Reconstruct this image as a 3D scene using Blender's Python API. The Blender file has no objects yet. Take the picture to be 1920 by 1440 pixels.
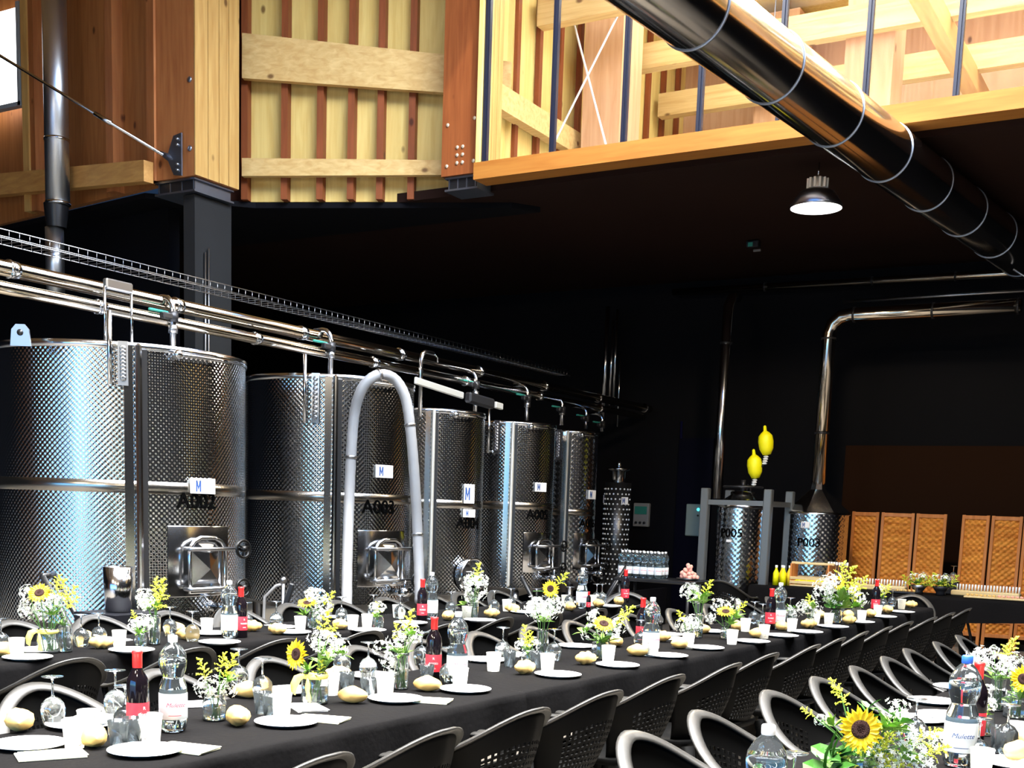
SKY=.9; L_SKYL=1850; L_TABLE=1700; L_UP=650; L_SUN=4.; L_PEND=500; L_FILL=140; EXPO=0.3
import bpy, math, random
from mathutils import Vector, Matrix
R=math.radians; PI=math.pi
random.seed(7)
sc=bpy.context.scene
col=bpy.data.collections.new('Scene_objects'); sc.collection.children.link(col)

# ---------------------------------------------------------------- camera model
F=2200.; CX=960.; CY=1267.; HC=1.57
ROLL=math.atan(.035); PITCH=math.atan((CY-952)/F*math.cos(ROLL)); YAW=R(30.4)
CF=Vector((-math.sin(YAW)*math.cos(PITCH),math.cos(YAW)*math.cos(PITCH),-math.sin(PITCH)))
_r=Vector((math.cos(YAW),math.sin(YAW),0)); _u=_r.cross(CF)
CR=_r*math.cos(ROLL)+_u*math.sin(ROLL); CU=-_r*math.sin(ROLL)+_u*math.cos(ROLL)
EYE=Vector((0,0,HC))
def ray(px,py): return CF+CR*((px-CX)/F)-CU*((py-CY)/F)
def atz(px,py,z): d=ray(px,py); return EYE+d*((z-HC)/d.z)
def aty(px,py,y): d=ray(px,py); return EYE+d*(y/d.y)
def atx(px,py,x): d=ray(px,py); return EYE+d*(x/d.x)
def atd(px,py,h): d=ray(px,py); return EYE+d*(h/math.hypot(d.x,d.y))
camd=bpy.data.cameras.new('camera'); cam=bpy.data.objects.new('camera',camd); col.objects.link(cam)
camd.sensor_fit='HORIZONTAL'; camd.sensor_width=36; camd.lens=36*F/1920
camd.shift_x=0; camd.shift_y=(CY-720)/1920.; camd.clip_start=.05; camd.clip_end=300
m=Matrix((CR,CU,-CF)).transposed().to_4x4(); m.translation=EYE; cam.matrix_world=m
sc.camera=cam

# ---------------------------------------------------------------- materials
MATS={}
def mat(name,color=(.5,.5,.5),rough=.5,metal=0,**k):
    if name in MATS: return MATS[name]
    m=bpy.data.materials.new(name); m.use_nodes=True; nt=m.node_tree; b=nt.nodes['Principled BSDF']
    b.inputs['Base Color'].default_value=(*color,1); b.inputs['Roughness'].default_value=rough; b.inputs['Metallic'].default_value=metal
    for a,v in k.items():
        if a=='emit': b.inputs['Emission Color'].default_value=(*v[:3],1); b.inputs['Emission Strength'].default_value=v[3]
        if a=='trans': b.inputs['Transmission Weight'].default_value=v
        if a=='ior': b.inputs['IOR'].default_value=v
        if a=='spec': b.inputs['Specular IOR Level'].default_value=v
        if a=='coat': b.inputs['Coat Weight'].default_value=v
        if a=='alpha': b.inputs['Alpha'].default_value=v
        if a=='sub': b.inputs['Subsurface Weight'].default_value=v
    if 'noise' in k:   # (scale, amount, bump)
        s,a,bu=k['noise']
        tc=nt.nodes.new('ShaderNodeTexCoord'); n=nt.nodes.new('ShaderNodeTexNoise'); n.inputs['Scale'].default_value=s; n.inputs['Detail'].default_value=6
        nt.links.new(tc.outputs['Object'],n.inputs['Vector'])
        mx=nt.nodes.new('ShaderNodeMix'); mx.data_type='RGBA'
        mx.inputs[6].default_value=(*[c*(1-a) for c in color],1); mx.inputs[7].default_value=(*[min(1,c*(1+a)) for c in color],1)
        nt.links.new(n.outputs['Fac'],mx.inputs[0]); nt.links.new(mx.outputs[2],b.inputs['Base Color'])
        if bu:
            bp=nt.nodes.new('ShaderNodeBump'); bp.inputs['Strength'].default_value=bu; bp.inputs['Distance'].default_value=.01
            nt.links.new(n.outputs['Fac'],bp.inputs['Height']); nt.links.new(bp.outputs['Normal'],b.inputs['Normal'])
    MATS[name]=m; return m
def wood(name,c1,c2,axis='z',rough=.55,boards=0):
    if name in MATS: return MATS[name]
    m=bpy.data.materials.new(name); m.use_nodes=True; nt=m.node_tree; N=nt.nodes.new; L=nt.links.new; b=nt.nodes['Principled BSDF']
    b.inputs['Roughness'].default_value=rough; b.inputs['Specular IOR Level'].default_value=.25
    tc=N('ShaderNodeTexCoord'); mp=N('ShaderNodeMapping'); L(tc.outputs['Object'],mp.inputs['Vector'])
    mp.inputs['Scale'].default_value={'z':(9,9,.7),'x':(.7,9,9),'y':(9,.7,9)}[axis]
    n=N('ShaderNodeTexNoise'); n.inputs['Scale'].default_value=2.2; n.inputs['Detail'].default_value=8; n.inputs['Distortion'].default_value=.6; L(mp.outputs[0],n.inputs['Vector'])
    cr=N('ShaderNodeValToRGB'); cr.color_ramp.elements[0].position=.3; cr.color_ramp.elements[1].position=.72
    cr.color_ramp.elements[0].color=(*c2,1); cr.color_ramp.elements[1].color=(*c1,1); L(n.outputs['Fac'],cr.inputs[0])
    # knots
    v=N('ShaderNodeTexVoronoi'); v.inputs['Scale'].default_value=3.2; mp2=N('ShaderNodeMapping'); L(tc.outputs['Object'],mp2.inputs['Vector'])
    mp2.inputs['Scale'].default_value={'z':(1,1,.6),'x':(.6,1,1),'y':(1,.6,1)}[axis]; L(mp2.outputs[0],v.inputs['Vector'])
    kr=N('ShaderNodeValToRGB'); kr.color_ramp.elements[0].position=.05; kr.color_ramp.elements[1].position=.11
    kr.color_ramp.elements[0].color=(0,0,0,1); kr.color_ramp.elements[1].color=(1,1,1,1); L(v.outputs['Distance'],kr.inputs[0])
    mx=N('ShaderNodeMix'); mx.data_type='RGBA'; mx.inputs[6].default_value=(c2[0]*.35,c2[1]*.3,c2[2]*.3,1); L(kr.outputs[0],mx.inputs[0]); L(cr.outputs[0],mx.inputs[7])
    L(mx.outputs[2],b.inputs['Base Color'])
    MATS[name]=m; return m
def steel_pattern(name,pitch=.034,rough=.22,strength=.55,base=(.62,.63,.65)):
    if name in MATS: return MATS[name]
    m=bpy.data.materials.new(name); m.use_nodes=True; nt=m.node_tree; N=nt.nodes.new; L=nt.links.new; b=nt.nodes['Principled BSDF']
    b.inputs['Metallic'].default_value=1; b.inputs['Base Color'].default_value=(*base,1); b.inputs['Roughness'].default_value=rough
    uv=N('ShaderNodeUVMap'); sp=N('ShaderNodeSeparateXYZ'); L(uv.outputs[0],sp.inputs[0])
    def mth(op,a,bv):
        x=N('ShaderNodeMath'); x.operation=op
        for i,q in enumerate((a,bv)):
            if q is None: continue
            if isinstance(q,(int,float)): x.inputs[i].default_value=q
            else: L(q,x.inputs[i])
        return x.outputs[0]
    s1=mth('SINE',mth('MULTIPLY',sp.outputs[0],2*PI/pitch),None)
    s2=mth('SINE',mth('MULTIPLY',sp.outputs[1],2*PI/pitch),None)
    h=mth('MULTIPLY',s1,s2)
    bp=N('ShaderNodeBump'); bp.inputs['Strength'].default_value=strength; bp.inputs['Distance'].default_value=.0022
    L(h,bp.inputs['Height']); L(bp.outputs['Normal'],b.inputs['Normal'])
    MATS[name]=m; return m

SPR=wood('spruce_panel',(.72,.55,.19),(.60,.41,.12))
SPRX=wood('spruce_beam',(.68,.48,.20),(.52,.32,.11),'x')
GLU=wood('glulam_orange',(.42,.16,.05),(.30,.10,.03))
GLUX=wood('glulam_orange_long',(.56,.29,.085),(.44,.20,.05),'x')
SLOT=mat('dark_wood_gap',(.10,.025,.01),.8)
BLACKW=mat('black_wall_paint',(.0035,.0035,.005),.75,spec=.1,noise=(.6,.3,0))
BLKC=mat('dark_soffit',(.016,.007,.005),.8,spec=.1,noise=(.5,.3,0))
POSTM=mat('charcoal_post',(.022,.021,.020),.7,spec=.15,noise=(2,.2,0))
CONC=mat('polished_concrete',(.26,.23,.19),.45,noise=(1.5,.25,.05))
PLIN=mat('black_plinth',(.006,.006,.009),.6,spec=.2)
STEEL=mat('polished_steel',(.60,.61,.63),.16,1)
STEELD=mat('brushed_steel',(.40,.40,.41),.30,1)
STEELW=mat('pipe_steel',(.50,.44,.36),.13,1)
DUCT=mat('galvanized_duct',(.55,.54,.53),.13,1)
GALV=mat('galvanized_bracket',(.30,.34,.42),.4,1)
DKMET=mat('dark_metal',(.03,.03,.033),.4,.6)
TANKA=steel_pattern('dimpled_steel',.040,.15,.62,(.58,.59,.60))
TANKB=steel_pattern('fine_dimpled_steel',.044,.15,.6,(.47,.48,.49))
TANKC=steel_pattern('herringbone_steel',.07,.16,.5)
BLKPL=mat('black_plastic',(.01,.01,.011),.35)
CHAIR=mat('anthracite_resin',(.032,.031,.029),.38,noise=(30,.15,.08))
CHAIRD=mat('anthracite_resin_shaded',(.003,.003,.003),.6,spec=.08)  # same resin, with the chairs' backlit shade put into its colour
CLOTH=mat('black_tablecloth',(.004,.0037,.004),.85,spec=.08,noise=(40,.3,.25))
TTOP=mat('folding_table_top',(.5,.5,.48),.5)
WHITE=mat('white_paper',(.82,.82,.80),.55)
CUPM=mat('cup_paper',(.85,.85,.80),.6)
_n=CUPM.node_tree; _t=_n.nodes.new('ShaderNodeBsdfTranslucent'); _t.inputs[0].default_value=(.95,.95,.88,1); _m=_n.nodes.new('ShaderNodeMixShader'); _m.inputs[0].default_value=.5
_n.links.new(_n.nodes['Principled BSDF'].outputs[0],_m.inputs[1]); _n.links.new(_t.outputs[0],_m.inputs[2]); _n.links.new(_m.outputs[0],_n.nodes['Material Output'].inputs[0])
BAND=mat('weld_band_steel',(.30,.28,.25),.24,1)
CREAM=mat('napkin_paper',(.80,.79,.58),.8)
DOT=mat('grey_dots',(.25,.22,.15),.6)
GOLDD=mat('gold_dots',(.75,.62,.12),.6)
BREAD=mat('bread_crust',(.72,.47,.15),.7,noise=(22,.28,.35))
def glassmat(name,color,rough,ior,haze=0):
    m=bpy.data.materials.new(name); m.use_nodes=True; b=m.node_tree.nodes['Principled BSDF']
    b.inputs['Base Color'].default_value=(*color,1); b.inputs['Roughness'].default_value=rough; b.inputs['IOR'].default_value=ior; b.inputs['Transmission Weight'].default_value=1
    if haze:
        nt=m.node_tree; out=nt.nodes['Material Output']; d=nt.nodes.new('ShaderNodeBsdfDiffuse'); d.inputs[0].default_value=(.85,.95,1,1); mx=nt.nodes.new('ShaderNodeMixShader'); mx.inputs[0].default_value=haze
        nt.links.new(b.outputs[0],mx.inputs[1]); nt.links.new(d.outputs[0],mx.inputs[2]); nt.links.new(mx.outputs[0],out.inputs[0])
    MATS[name]=m; return m
GLASS=glassmat('clear_glass',(.97,1,.99),.0,1.45,.02)
PET=glassmat('clear_plastic',(.90,.97,1),.02,1.25,.02)
WATER=glassmat('water',(.93,.98,.97),.0,1.33)
WINE=mat('dark_wine_glass',(.006,.004,.006),.06,spec=.6)
REDC=mat('red_capsule',(.85,.02,.02),.35)
REDL=mat('red_label',(.72,.03,.05),.5)
LABEL=mat('bottle_label',(.80,.84,.86),.5)
REDI=mat('red_ink',(.75,.05,.12),.6)
BLUEI=mat('navy_ink',(.02,.07,.25),.6)
BLKI=mat('black_ink',(.002,.002,.002),1,spec=0)
BLUEC=mat('blue_cap',(.03,.14,.72),.4)
CAPW=mat('white_cap',(.75,.78,.8),.4)
PETAL=mat('sunflower_petal',(.93,.62,.01),.6,noise=(15,.2,0))
DISC=mat('sunflower_disc',(.030,.006,.003),.9,noise=(60,.5,.5))
GOLD=mat('goldenrod_bloom',(.62,.66,.05),.7,noise=(25,.35,0))
WHF=mat('white_blossom',(.83,.85,.76),.7)
LEAF=mat('leaf_green',(.045,.17,.018),.55,noise=(12,.35,0))
LEAFL=mat('light_leaf_green',(.17,.34,.04),.6,noise=(12,.35,0))
STEM=mat('stem_green',(.10,.24,.05),.6)
RIB=mat('yellow_ribbon',(.80,.75,.18),.5)
HOSE=mat('grey_hose',(.24,.24,.245),.4,noise=(8,.15,0))
WICK=wood('woven_wicker',(.95,.42,.07),(.50,.14,.015),'x',.5)
WFRAME=wood('wicker_frame_wood',(.75,.30,.09),(.55,.19,.05),'z',.45)
YEL=mat('bright_yellow',(.90,.85,.0),.5)
YELP=mat('yellow_food',(.90,.66,.03),.5)
TEAL=mat('teal_valve',(.02,.22,.17),.5)
NAVY=mat('navy_glow_sheet',(.0,.0,.006),.6,spec=.1)
LGREY=mat('light_grey_box',(.23,.30,.28),.45)
LAMPW=mat('lamp_diffuser',(1,1,1),.5,emit=(1,.97,.92,9))
ALU=mat('aluminium_light',(.8,.8,.74),.35,.7)
PINK=mat('pink_snacks',(.85,.42,.33),.6)
BOARD=wood('serving_board',(.75,.60,.33),(.62,.45,.2),'x',.5)
WROOF=mat('white_membrane',(.85,.88,.92),.6)
BRICK=mat('brown_back_panel',(.022,.009,.004),.8,spec=.05)

# ---------------------------------------------------------------- mesh builder
class MB:
    def __init__(s): s.v=[]; s.f=[]; s.uv={}; s.sm=[]
    def add(s,vs,fs,smooth=False,uvs=None):
        o=len(s.v); s.v+= [tuple(v) for v in vs]
        for i,f in enumerate(fs):
            s.f.append(tuple(o+k for k in f)); s.sm.append(smooth)
            if uvs: s.uv[len(s.f)-1]=uvs[i]
        return s
    def box(s,c,d,M=None):
        x,y,z=[q/2 for q in d]; vs=[Vector((sx*x,sy*y,sz*z)) for sx in(-1,1) for sy in(-1,1) for sz in(-1,1)]
        if M is not None: vs=[M@v for v in vs]
        vs=[v+Vector(c) for v in vs]
        return s.add(vs,[(0,1,3,2),(4,6,7,5),(0,4,5,1),(2,3,7,6),(0,2,6,4),(1,5,7,3)])
    def rbox(s,c,d,b=.01,M=None):   # box with chamfered edges
        x,y,z=[q/2 for q in d]; b=min(b,x*.9,y*.9,z*.9); vs=[];idx={}
        for sx in(-1,1):
            for sy in(-1,1):
                for sz in(-1,1):
                    for ax in range(3):
                        p=[sx*(x-b),sy*(y-b),sz*(z-b)]; p[ax]=(sx*x,sy*y,sz*z)[ax]
                        idx[(sx,sy,sz,ax)]=len(vs); vs.append(Vector(p))
        fs=[]
        for ax in range(3):
            o=[a for a in range(3) if a!=ax]
            for sg in(-1,1):
                q=[]
                for a,bb in((-1,-1),(1,-1),(1,1),(-1,1)):
                    k=[0,0,0]; k[ax]=sg; k[o[0]]=a; k[o[1]]=bb; q.append(idx[(*k,ax)])
                if (sg>0)!=(ax!=1): q=q[::-1]
                fs.append(tuple(q))
        for ax in range(3):   # edges parallel to ax
            o=[a for a in range(3) if a!=ax]
            for a in(-1,1):
                for bb in(-1,1):
                    q=[]
                    for e,f in((-1,o[0]),(1,o[0]),(1,o[1]),(-1,o[1])):
                        k=[0,0,0]; k[ax]=e; k[o[0]]=a; k[o[1]]=bb; q.append(idx[(*k,f)])
                    fs.append(tuple(q))
        for sx in(-1,1):
            for sy in(-1,1):
                for sz in(-1,1): fs.append(tuple(idx[(sx,sy,sz,a)] for a in range(3)))
        if M is not None: vs=[M@v for v in vs]
        return s.add([v+Vector(c) for v in vs],fs)
    def lathe(s,prof,n=24,c=(0,0,0),M=None,capb=False,capt=False,a0=0,a1=2*PI,smooth=True,rs=1):
        full=abs(a1-a0-2*PI)<1e-6; m=n if full else n+1; vs=[];fs=[];uvs=[]
        rmax=max(r for r,z in prof); acc=[0]
        for i in range(1,len(prof)): acc.append(acc[-1]+math.hypot(prof[i][0]-prof[i-1][0],prof[i][1]-prof[i-1][1]))
        for r,z in prof:
            for k in range(m):
                a=a0+(a1-a0)*k/n; vs.append(Vector((r*math.cos(a),r*math.sin(a),z)))
        for i in range(len(prof)-1):
            for k in range(n):
                k2=(k+1)%m; fs.append((i*m+k,i*m+k2,(i+1)*m+k2,(i+1)*m+k))
                ua=(a0+(a1-a0)*k/n)*rmax; ub=(a0+(a1-a0)*(k+1)/n)*rmax
                uvs.append([(ua,acc[i]),(ub,acc[i]),(ub,acc[i+1]),(ua,acc[i+1])])
        if capb: fs.append(tuple(range(m))[::-1]); uvs.append([(0,0)]*m)
        if capt: fs.append(tuple((len(prof)-1)*m+k for k in range(m))); uvs.append([(0,0)]*m)
        if M is not None: vs=[M@v for v in vs]
        return s.add([v+Vector(c) for v in vs],fs,smooth,uvs)
    def cyl(s,p,q,r,n=12,r2=None,cap=True,smooth=True):
        p=Vector(p);q=Vector(q);d=q-p; L=d.length; M=d.to_track_quat('Z','Y').to_matrix()
        return s.lathe([(r,0),(r if r2 is None else r2,L)],n,p,M,cap,cap,smooth=smooth)
    def tube(s,pts,r,n=8,closed=False,sx=1,sy=1,up=Vector((0,0,1)),cap=True):
        pts=[Vector(p) for p in pts]; N=len(pts); rings=[]
        rr=r if isinstance(r,(list,tuple)) else [r]*N
        prev=None
        for i,p in enumerate(pts):
            if closed: t=pts[(i+1)%N]-pts[i-1]
            else: t=pts[min(i+1,N-1)]-pts[max(i-1,0)]
            t.normalize(); a=(up if prev is None else prev)
            a=a-t*a.dot(t)
            if a.length<1e-4: a=t.orthogonal()
            a.normalize(); b=t.cross(a); prev=a if prev is not None or True else None
            rings.append([p+a*(math.cos(2*PI*k/n)*rr[i]*sy)+b*(math.sin(2*PI*k/n)*rr[i]*sx) for k in range(n)])
        vs=[v for g in rings for v in g]; fs=[]
        for i in range(N if closed else N-1):
            j=(i+1)%N
            for k in range(n): fs.append((i*n+k,i*n+(k+1)%n,j*n+(k+1)%n,j*n+k))
        if not closed and cap: fs.append(tuple(range(n))[::-1]); fs.append(tuple((N-1)*n+k for k in range(n)))
        return s.add(vs,fs,True)
    def ball(s,c,r,n=8,sc_=(1,1,1),M=None):
        prof=[(max(1e-4,math.sin(PI*i/n))*r,-math.cos(PI*i/n)*r) for i in range(n+1)]
        S=Matrix.Diagonal(sc_); S=(M@S) if M is not None else S
        return s.lathe(prof,n+4,c,S)
    def quad(s,a,b,c,d): return s.add([a,b,c,d],[(0,1,2,3)])
    def prism(s,poly,ext,off=Vector((0,0,0))):   # poly: 3D points, ext: vector
        n=len(poly); e=Vector(ext); vs=[Vector(p)+off for p in poly]+[Vector(p)+off+e for p in poly]
        fs=[tuple(range(n))[::-1],tuple(range(n,2*n))]+[(i,(i+1)%n,n+(i+1)%n,n+i) for i in range(n)]
        return s.add(vs,fs)
    def mesh(s,name):
        me=bpy.data.meshes.new(name); me.from_pydata(s.v,[],s.f)
        me.polygons.foreach_set('use_smooth',s.sm)
        if s.uv:
            ul=me.uv_layers.new(name='UVMap')
            for p in me.polygons:
                u=s.uv.get(p.index)
                if u:
                    for k,li in enumerate(p.loop_indices): ul.data[li].uv=u[k] if k<len(u) else (0,0)
        me.update(); return me
    def build(s,name,m,parent=None,fix=True):
        me=s.mesh(name)
        if fix:
            import bmesh
            bm=bmesh.new(); bm.from_mesh(me); bmesh.ops.recalc_face_normals(bm,faces=bm.faces); bm.to_mesh(me); bm.free()
        o=bpy.data.objects.new(name,me); col.objects.link(o); me.materials.append(m)
        if parent: o.parent=parent
        return o
def tag(o,label=None,cat=None,group=None,kind=None):
    if label: o['label']=label
    if cat: o['category']=cat
    if group: o['group']=group
    if kind: o['kind']=kind
    return o
def thing(name,label,cat,loc=(0,0,0),rz=0,group=None):
    o=bpy.data.objects.new(name,None); o.empty_display_size=.05; col.objects.link(o); o.location=loc; o.rotation_euler=(0,0,rz)
    return tag(o,label,cat,group)
def struct(name,mb,m): o=mb.build(name,m); o['kind']='structure'; return o
def kids(o): return [c for c in col.objects if c.parent is o]
TREE={}
def copy_tree(o,parent=None):
    c=o.copy(); col.objects.link(c); c.parent=parent
    if id(o) not in TREE: TREE[id(o)]=(o,kids(o))
    for ch in TREE[id(o)][1]: copy_tree(ch,c)
    return c
def place(used,proto,loc,rz,label,group=None,scale=1):
    o=proto if not used else copy_tree(proto)
    used.append(1); o.location=loc; o.rotation_euler=(0,0,rz); o.scale=(scale,)*3
    if label: o['label']=label
    if group: o['group']=group
    return o
def solidify(o,t):
    md=o.modifiers.new('s','SOLIDIFY'); md.thickness=t; md.offset=0
    dg=bpy.context.evaluated_depsgraph_get(); dg.update(); me=bpy.data.meshes.new_from_object(o.evaluated_get(dg)); o.modifiers.clear(); o.data=me; return o
def textmesh(txt,size,depth=.0015,bold=0,shear=0):
    cu=bpy.data.curves.new('t','FONT'); cu.body=txt; cu.size=size; cu.extrude=depth; cu.align_x='CENTER'; cu.align_y='CENTER'; cu.offset=bold; cu.shear=shear; cu.resolution_u=3
    o=bpy.data.objects.new('t',cu); col.objects.link(o); dg=bpy.context.evaluated_depsgraph_get(); dg.update()
    me=bpy.data.meshes.new_from_object(o.evaluated_get(dg)); bpy.data.objects.remove(o); return me
def text_on_cyl(name,txt,size,Rr,ang,z,m,parent,bold=0,depth=.0015,shear=0):
    me=textmesh(txt,size,depth,bold,shear)
    for v in me.vertices:
        a=ang+v.co.x/Rr; r=Rr+.003+v.co.z; v.co=Vector((r*math.cos(a),r*math.sin(a),z+v.co.y))
    me.materials.clear(); me.materials.append(m)
    o=bpy.data.objects.new(name,me); col.objects.link(o); o.parent=parent; return o

# ---------------------------------------------------------------- building shell
XL,XR,YB,YF,ZR=-17.,5.,-7.5,16.9,8.2
struct('floor',MB().box(((XL+XR)/2,(YB+YF)/2,-.05),(XR-XL+.4,YF-YB+.4,.1)),CONC)
struct('wall_back',MB().box(((XL+XR)/2,YF+.1,2.5),(XR-XL,.2,5.0)),BLACKW)
struct('wall_left',MB().box((XL-.1,(YB+YF)/2,4.1),(.2,YF-YB,8.2)),BLACKW)
# right wall with a band of high windows
mb=MB(); mb.box((XR+.1,(YB+YF)/2,4.1),(.2,YF-YB,8.2))
struct('wall_right',mb,BLACKW)
# wall behind the camera with wide doorway x -9.5..2.5, z 0..4.4
mb=MB(); mb.box(((XL-10.)/2,YB-.1,4.1),(-10.-XL,.2,8.2)); mb.box(((2.5+XR)/2,YB-.1,4.1),(XR-2.5,.2,8.2)); mb.box((-3.75,YB-.1,6.35),(12.5,.2,3.7))
struct('wall_front',mb,wood('front_wall_wood',(.40,.17,.05),(.30,.11,.03)))
# roof over the high hall with a skylight opening (x -6.5..3, y 6..10.6)
mb=MB(); z=ZR+.1
mb.box(((XL-6.)/2,2.1,z),(-6.-XL,19.2,.2)); mb.box(((3.0+XR)/2,2.1,z),(XR-3.0,19.2,.2)); mb.box((-1.5,(YB+.9)/2,z),(9.0,.9-YB,.2)); mb.box((-1.5,5.75,z),(9.0,.5,.2)); mb.box((1.85,3.2,z),(2.3,4.6,.2)); mb.box((-1.5,11.2,z),(9.0,1.2,.2))
struct('ceiling',mb,wood('roof_boards',(.45,.27,.10),(.34,.18,.06),'x'))
# low dark ceiling beyond the glazed ledge
mb=MB(); mb.box(((XL+XR)/2,14.15,5.04),(XR-XL,5.5,.1)); struct('ceiling_low',mb,BLKC)
# white roof membrane and beam over it (floor of glazed upper space)
struct('trim_1',MB().box((-1.0,14.0,5.12),(12.0,5.6,.06)),WROOF)
# ground outside the doorway
struct('ground_outside',MB().box((-4,-25,-.08),(60,35,.1)),mat('outside_paving',(.30,.29,.26),.8,noise=(1,.2,0)))

# --- zig-zag upper wooden walls on the plane under the roof
def frame2(P,Q):
    P=Vector((*P,0));Q=Vector((*Q,0)); d=(Q-P); L=d.length; d.normalize(); n=Vector((d.y,-d.x,0)); return P,d,n,L
def wallbox(mb,P,d,n,s0,s1,z0,z1,o0,o1):
    poly=[P+d*s0+n*o0+Vector((0,0,z0)),P+d*s1+n*o0+Vector((0,0,z0)),P+d*s1+n*o1+Vector((0,0,z0)),P+d*s0+n*o1+Vector((0,0,z0))]
    mb.prism(poly,(0,0,z1-z0))
def onplane(px,py,P,n,off=0):
    dd=ray(px,py); q=P+n*off; t=((q-EYE).x*n.x+(q-EYE).y*n.y)/(dd.x*n.x+dd.y*n.y); return EYE+dd*t
def slopebeam(P,d,n,L,a,b,c,e,w,off=.02):   # a,b: top-left/right px, c,e: bottom-left/right px
    A,B,C_,E_=[onplane(*q,P,n,w) for q in (a,b,c,e)]
    def s(q): return (q-P).x*d.x+(q-P).y*d.y
    def zz(q1,q2,t): return q1.z+(q2.z-q1.z)*(t-s(q1))/(s(q2)-s(q1))
    poly=[P+d*t+n*off+Vector((0,0,z)) for t,z in ((-.02,zz(A,B,0)),(L+.02,zz(A,B,L)),(L+.02,zz(C_,E_,L)),(-.02,zz(C_,E_,0)))]
    return MB().prism(poly,n*(w-off))
STR=wood('shaded_stud_red',(.26,.07,.022),(.18,.05,.015))  # studs coloured dark red like their shadowed sides
BRN=wood('shaded_brown_panel',(.42,.17,.05),(.30,.11,.03))  # shade on the upper left wall put into a darker wood
PL=(-16.9,10.60); QL=(-10.45,9.62); P,d,n,L=frame2(PL,QL)
mb=MB(); wallbox(mb,P,d,n,0,L,5.0,8.2,-.2,-.12); struct('wall_upper_left',mb,BRN)
sm=MB()
for px in (-60,60,205,282): q=onplane(px,250,P,n,.02); s_=(q-P).x*d.x+(q-P).y*d.y; wallbox(sm,P,d,n,s_-.07,s_+.07,5.0,8.2,-.12,.02)
struct('trim_20',sm,GLU)
struct('trim_2',slopebeam(P,d,n,L,(0,325),(290,298),(0,365),(290,338),.14),wood('warm_beam',(.62,.34,.10),(.46,.22,.06),'x'))
PM=(-10.02,10.62); QM=(-7.2,11.78); P,d,n,L=frame2(PM,QM)
mb=MB(); wallbox(mb,P,d,n,0,L,5.0,8.2,-.2,-.12); struct('wall_upper_middle',mb,SPR)
sm=MB()
for px in (458,533,600,658,713,772): q=onplane(px,240,P,n,0); s_=(q-P).x*d.x+(q-P).y*d.y; wallbox(sm,P,d,n,s_-.038,s_+.038,5.0,8.2,-.12,.0)
struct('trim_21',sm,STR)
struct('trim_3',slopebeam(P,d,n,L,(445,296),(812,300),(445,330),(812,328),.10),SPRX)
struct('trim_4',slopebeam(P,d,n,L,(445,60),(812,100),(455,146),(812,172),.10),SPRX)
mb=MB(); mb.prism([Vector((-11.0,10.40,5.0)),Vector((-10.1,10.95,5.0)),Vector((-7.45,12.05,5.0)),Vector((-7.42,11.42,5.0)),Vector((-7.36,11.42,5.0)),Vector((-7.38,12.2,5.0)),Vector((-11.0,12.2,5.0))],(0,0,3.2)); 
struct('wall_upper_backing',mb,SLOT)
mb=MB(); mb.prism([Vector((-17.0,10.75,4.93)),Vector((-10.9,9.9,4.93)),Vector((-10.0,10.75,4.93)),Vector((-7.2,11.9,4.93)),Vector((-7.0,12.2,4.93)),Vector((-17,12.2,4.93))],(0,0,.06)); struct('ceiling_low_edge',mb,BLACKW)
# black walls beneath
mb=MB(); P,d,n,L=frame2(PL,QL); wallbox(mb,P,d,n,0,L-.6,0,5.0,-.75,-.60); struct('wall_lower_left',mb,BLACKW)
# columns
def column(name,x0,x1,y0,y1,z0,label,bolts,bolts2=[]):
    t=thing(name,label,'column',((x0+x1)/2,(y0+y1)/2,z0))
    w=(x1-x0)/2;h=(y1-y0)/2
    MB().box((0,0,(8.15-z0)/2),(2*w,2*h,8.15-z0)).build('shaft',GLU if x0<-9 else wood('glulam_shaded_red',(.25,.075,.02),(.17,.045,.012)),t)  # shaded front face put into a darker glulam colour
    side=MB(); 
    for k,(a,b) in enumerate(((-h,-h*.45),(-h*.42,h*.05),(h*.08,h*.5),(h*.53,h))):
        side.box((w+.006,(a+b)/2,(8.15-z0)/2),(.02,b-a,8.15-z0-.01))
    side.build('lit_side_face',wood('pale_lamella',(.60,.37,.12),(.46,.25,.07)),t)  # light on the side face put into a paler wood
    for (bx,bz) in bolts:
        b=MB(); b.lathe([(.001,.0),(.028,.0),(.028,.008),(.012,.014),(.001,.015)],10,(bx,-h,bz),Matrix.Rotation(PI/2,3,'X')); b.build('bolt',GALV,t)
    # steel shoe: two plates and fins
    b=MB(); b.box((0,0,-.015),(2*w-.06,2*h-.06,.02)); b.box((0,0,-.14),(2*w-.06,2*h-.06,.02))
    b.build('shoe_plates',GALV,t)
    for k in range(4):
        x=-w+.07+k*(2*w-.14)/3
        MB().box((x,0,-.078),(.014,2*h-.1,.105)).build('shoe_fin',GALV,t)
    MB().box((0,-h+.06,-.078),(2*w-.12,.012,.1)).build('shoe_back_plate',DKMET,t)
    return t
c1=column('timber_column',-10.50,-9.83,9.62,10.28,5.0,'large glulam column with brightly lit side face and steel tie plate, above the charcoal post','',())
c2=column('timber_column',-7.56,-7.08,11.0,11.4,5.08,'reddish glulam column with six clustered bolts at the left end of the glazing','',())
for x,z in ((.27,.98),(.27,.28)):
    b=MB(); b.lathe([(.001,0),(.03,0),(.03,.008),(.013,.016),(.001,.017)],12,(x,-.33,z),Matrix.Rotation(PI/2,3,'X')); b.build('bolt',GALV,c1)
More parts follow.
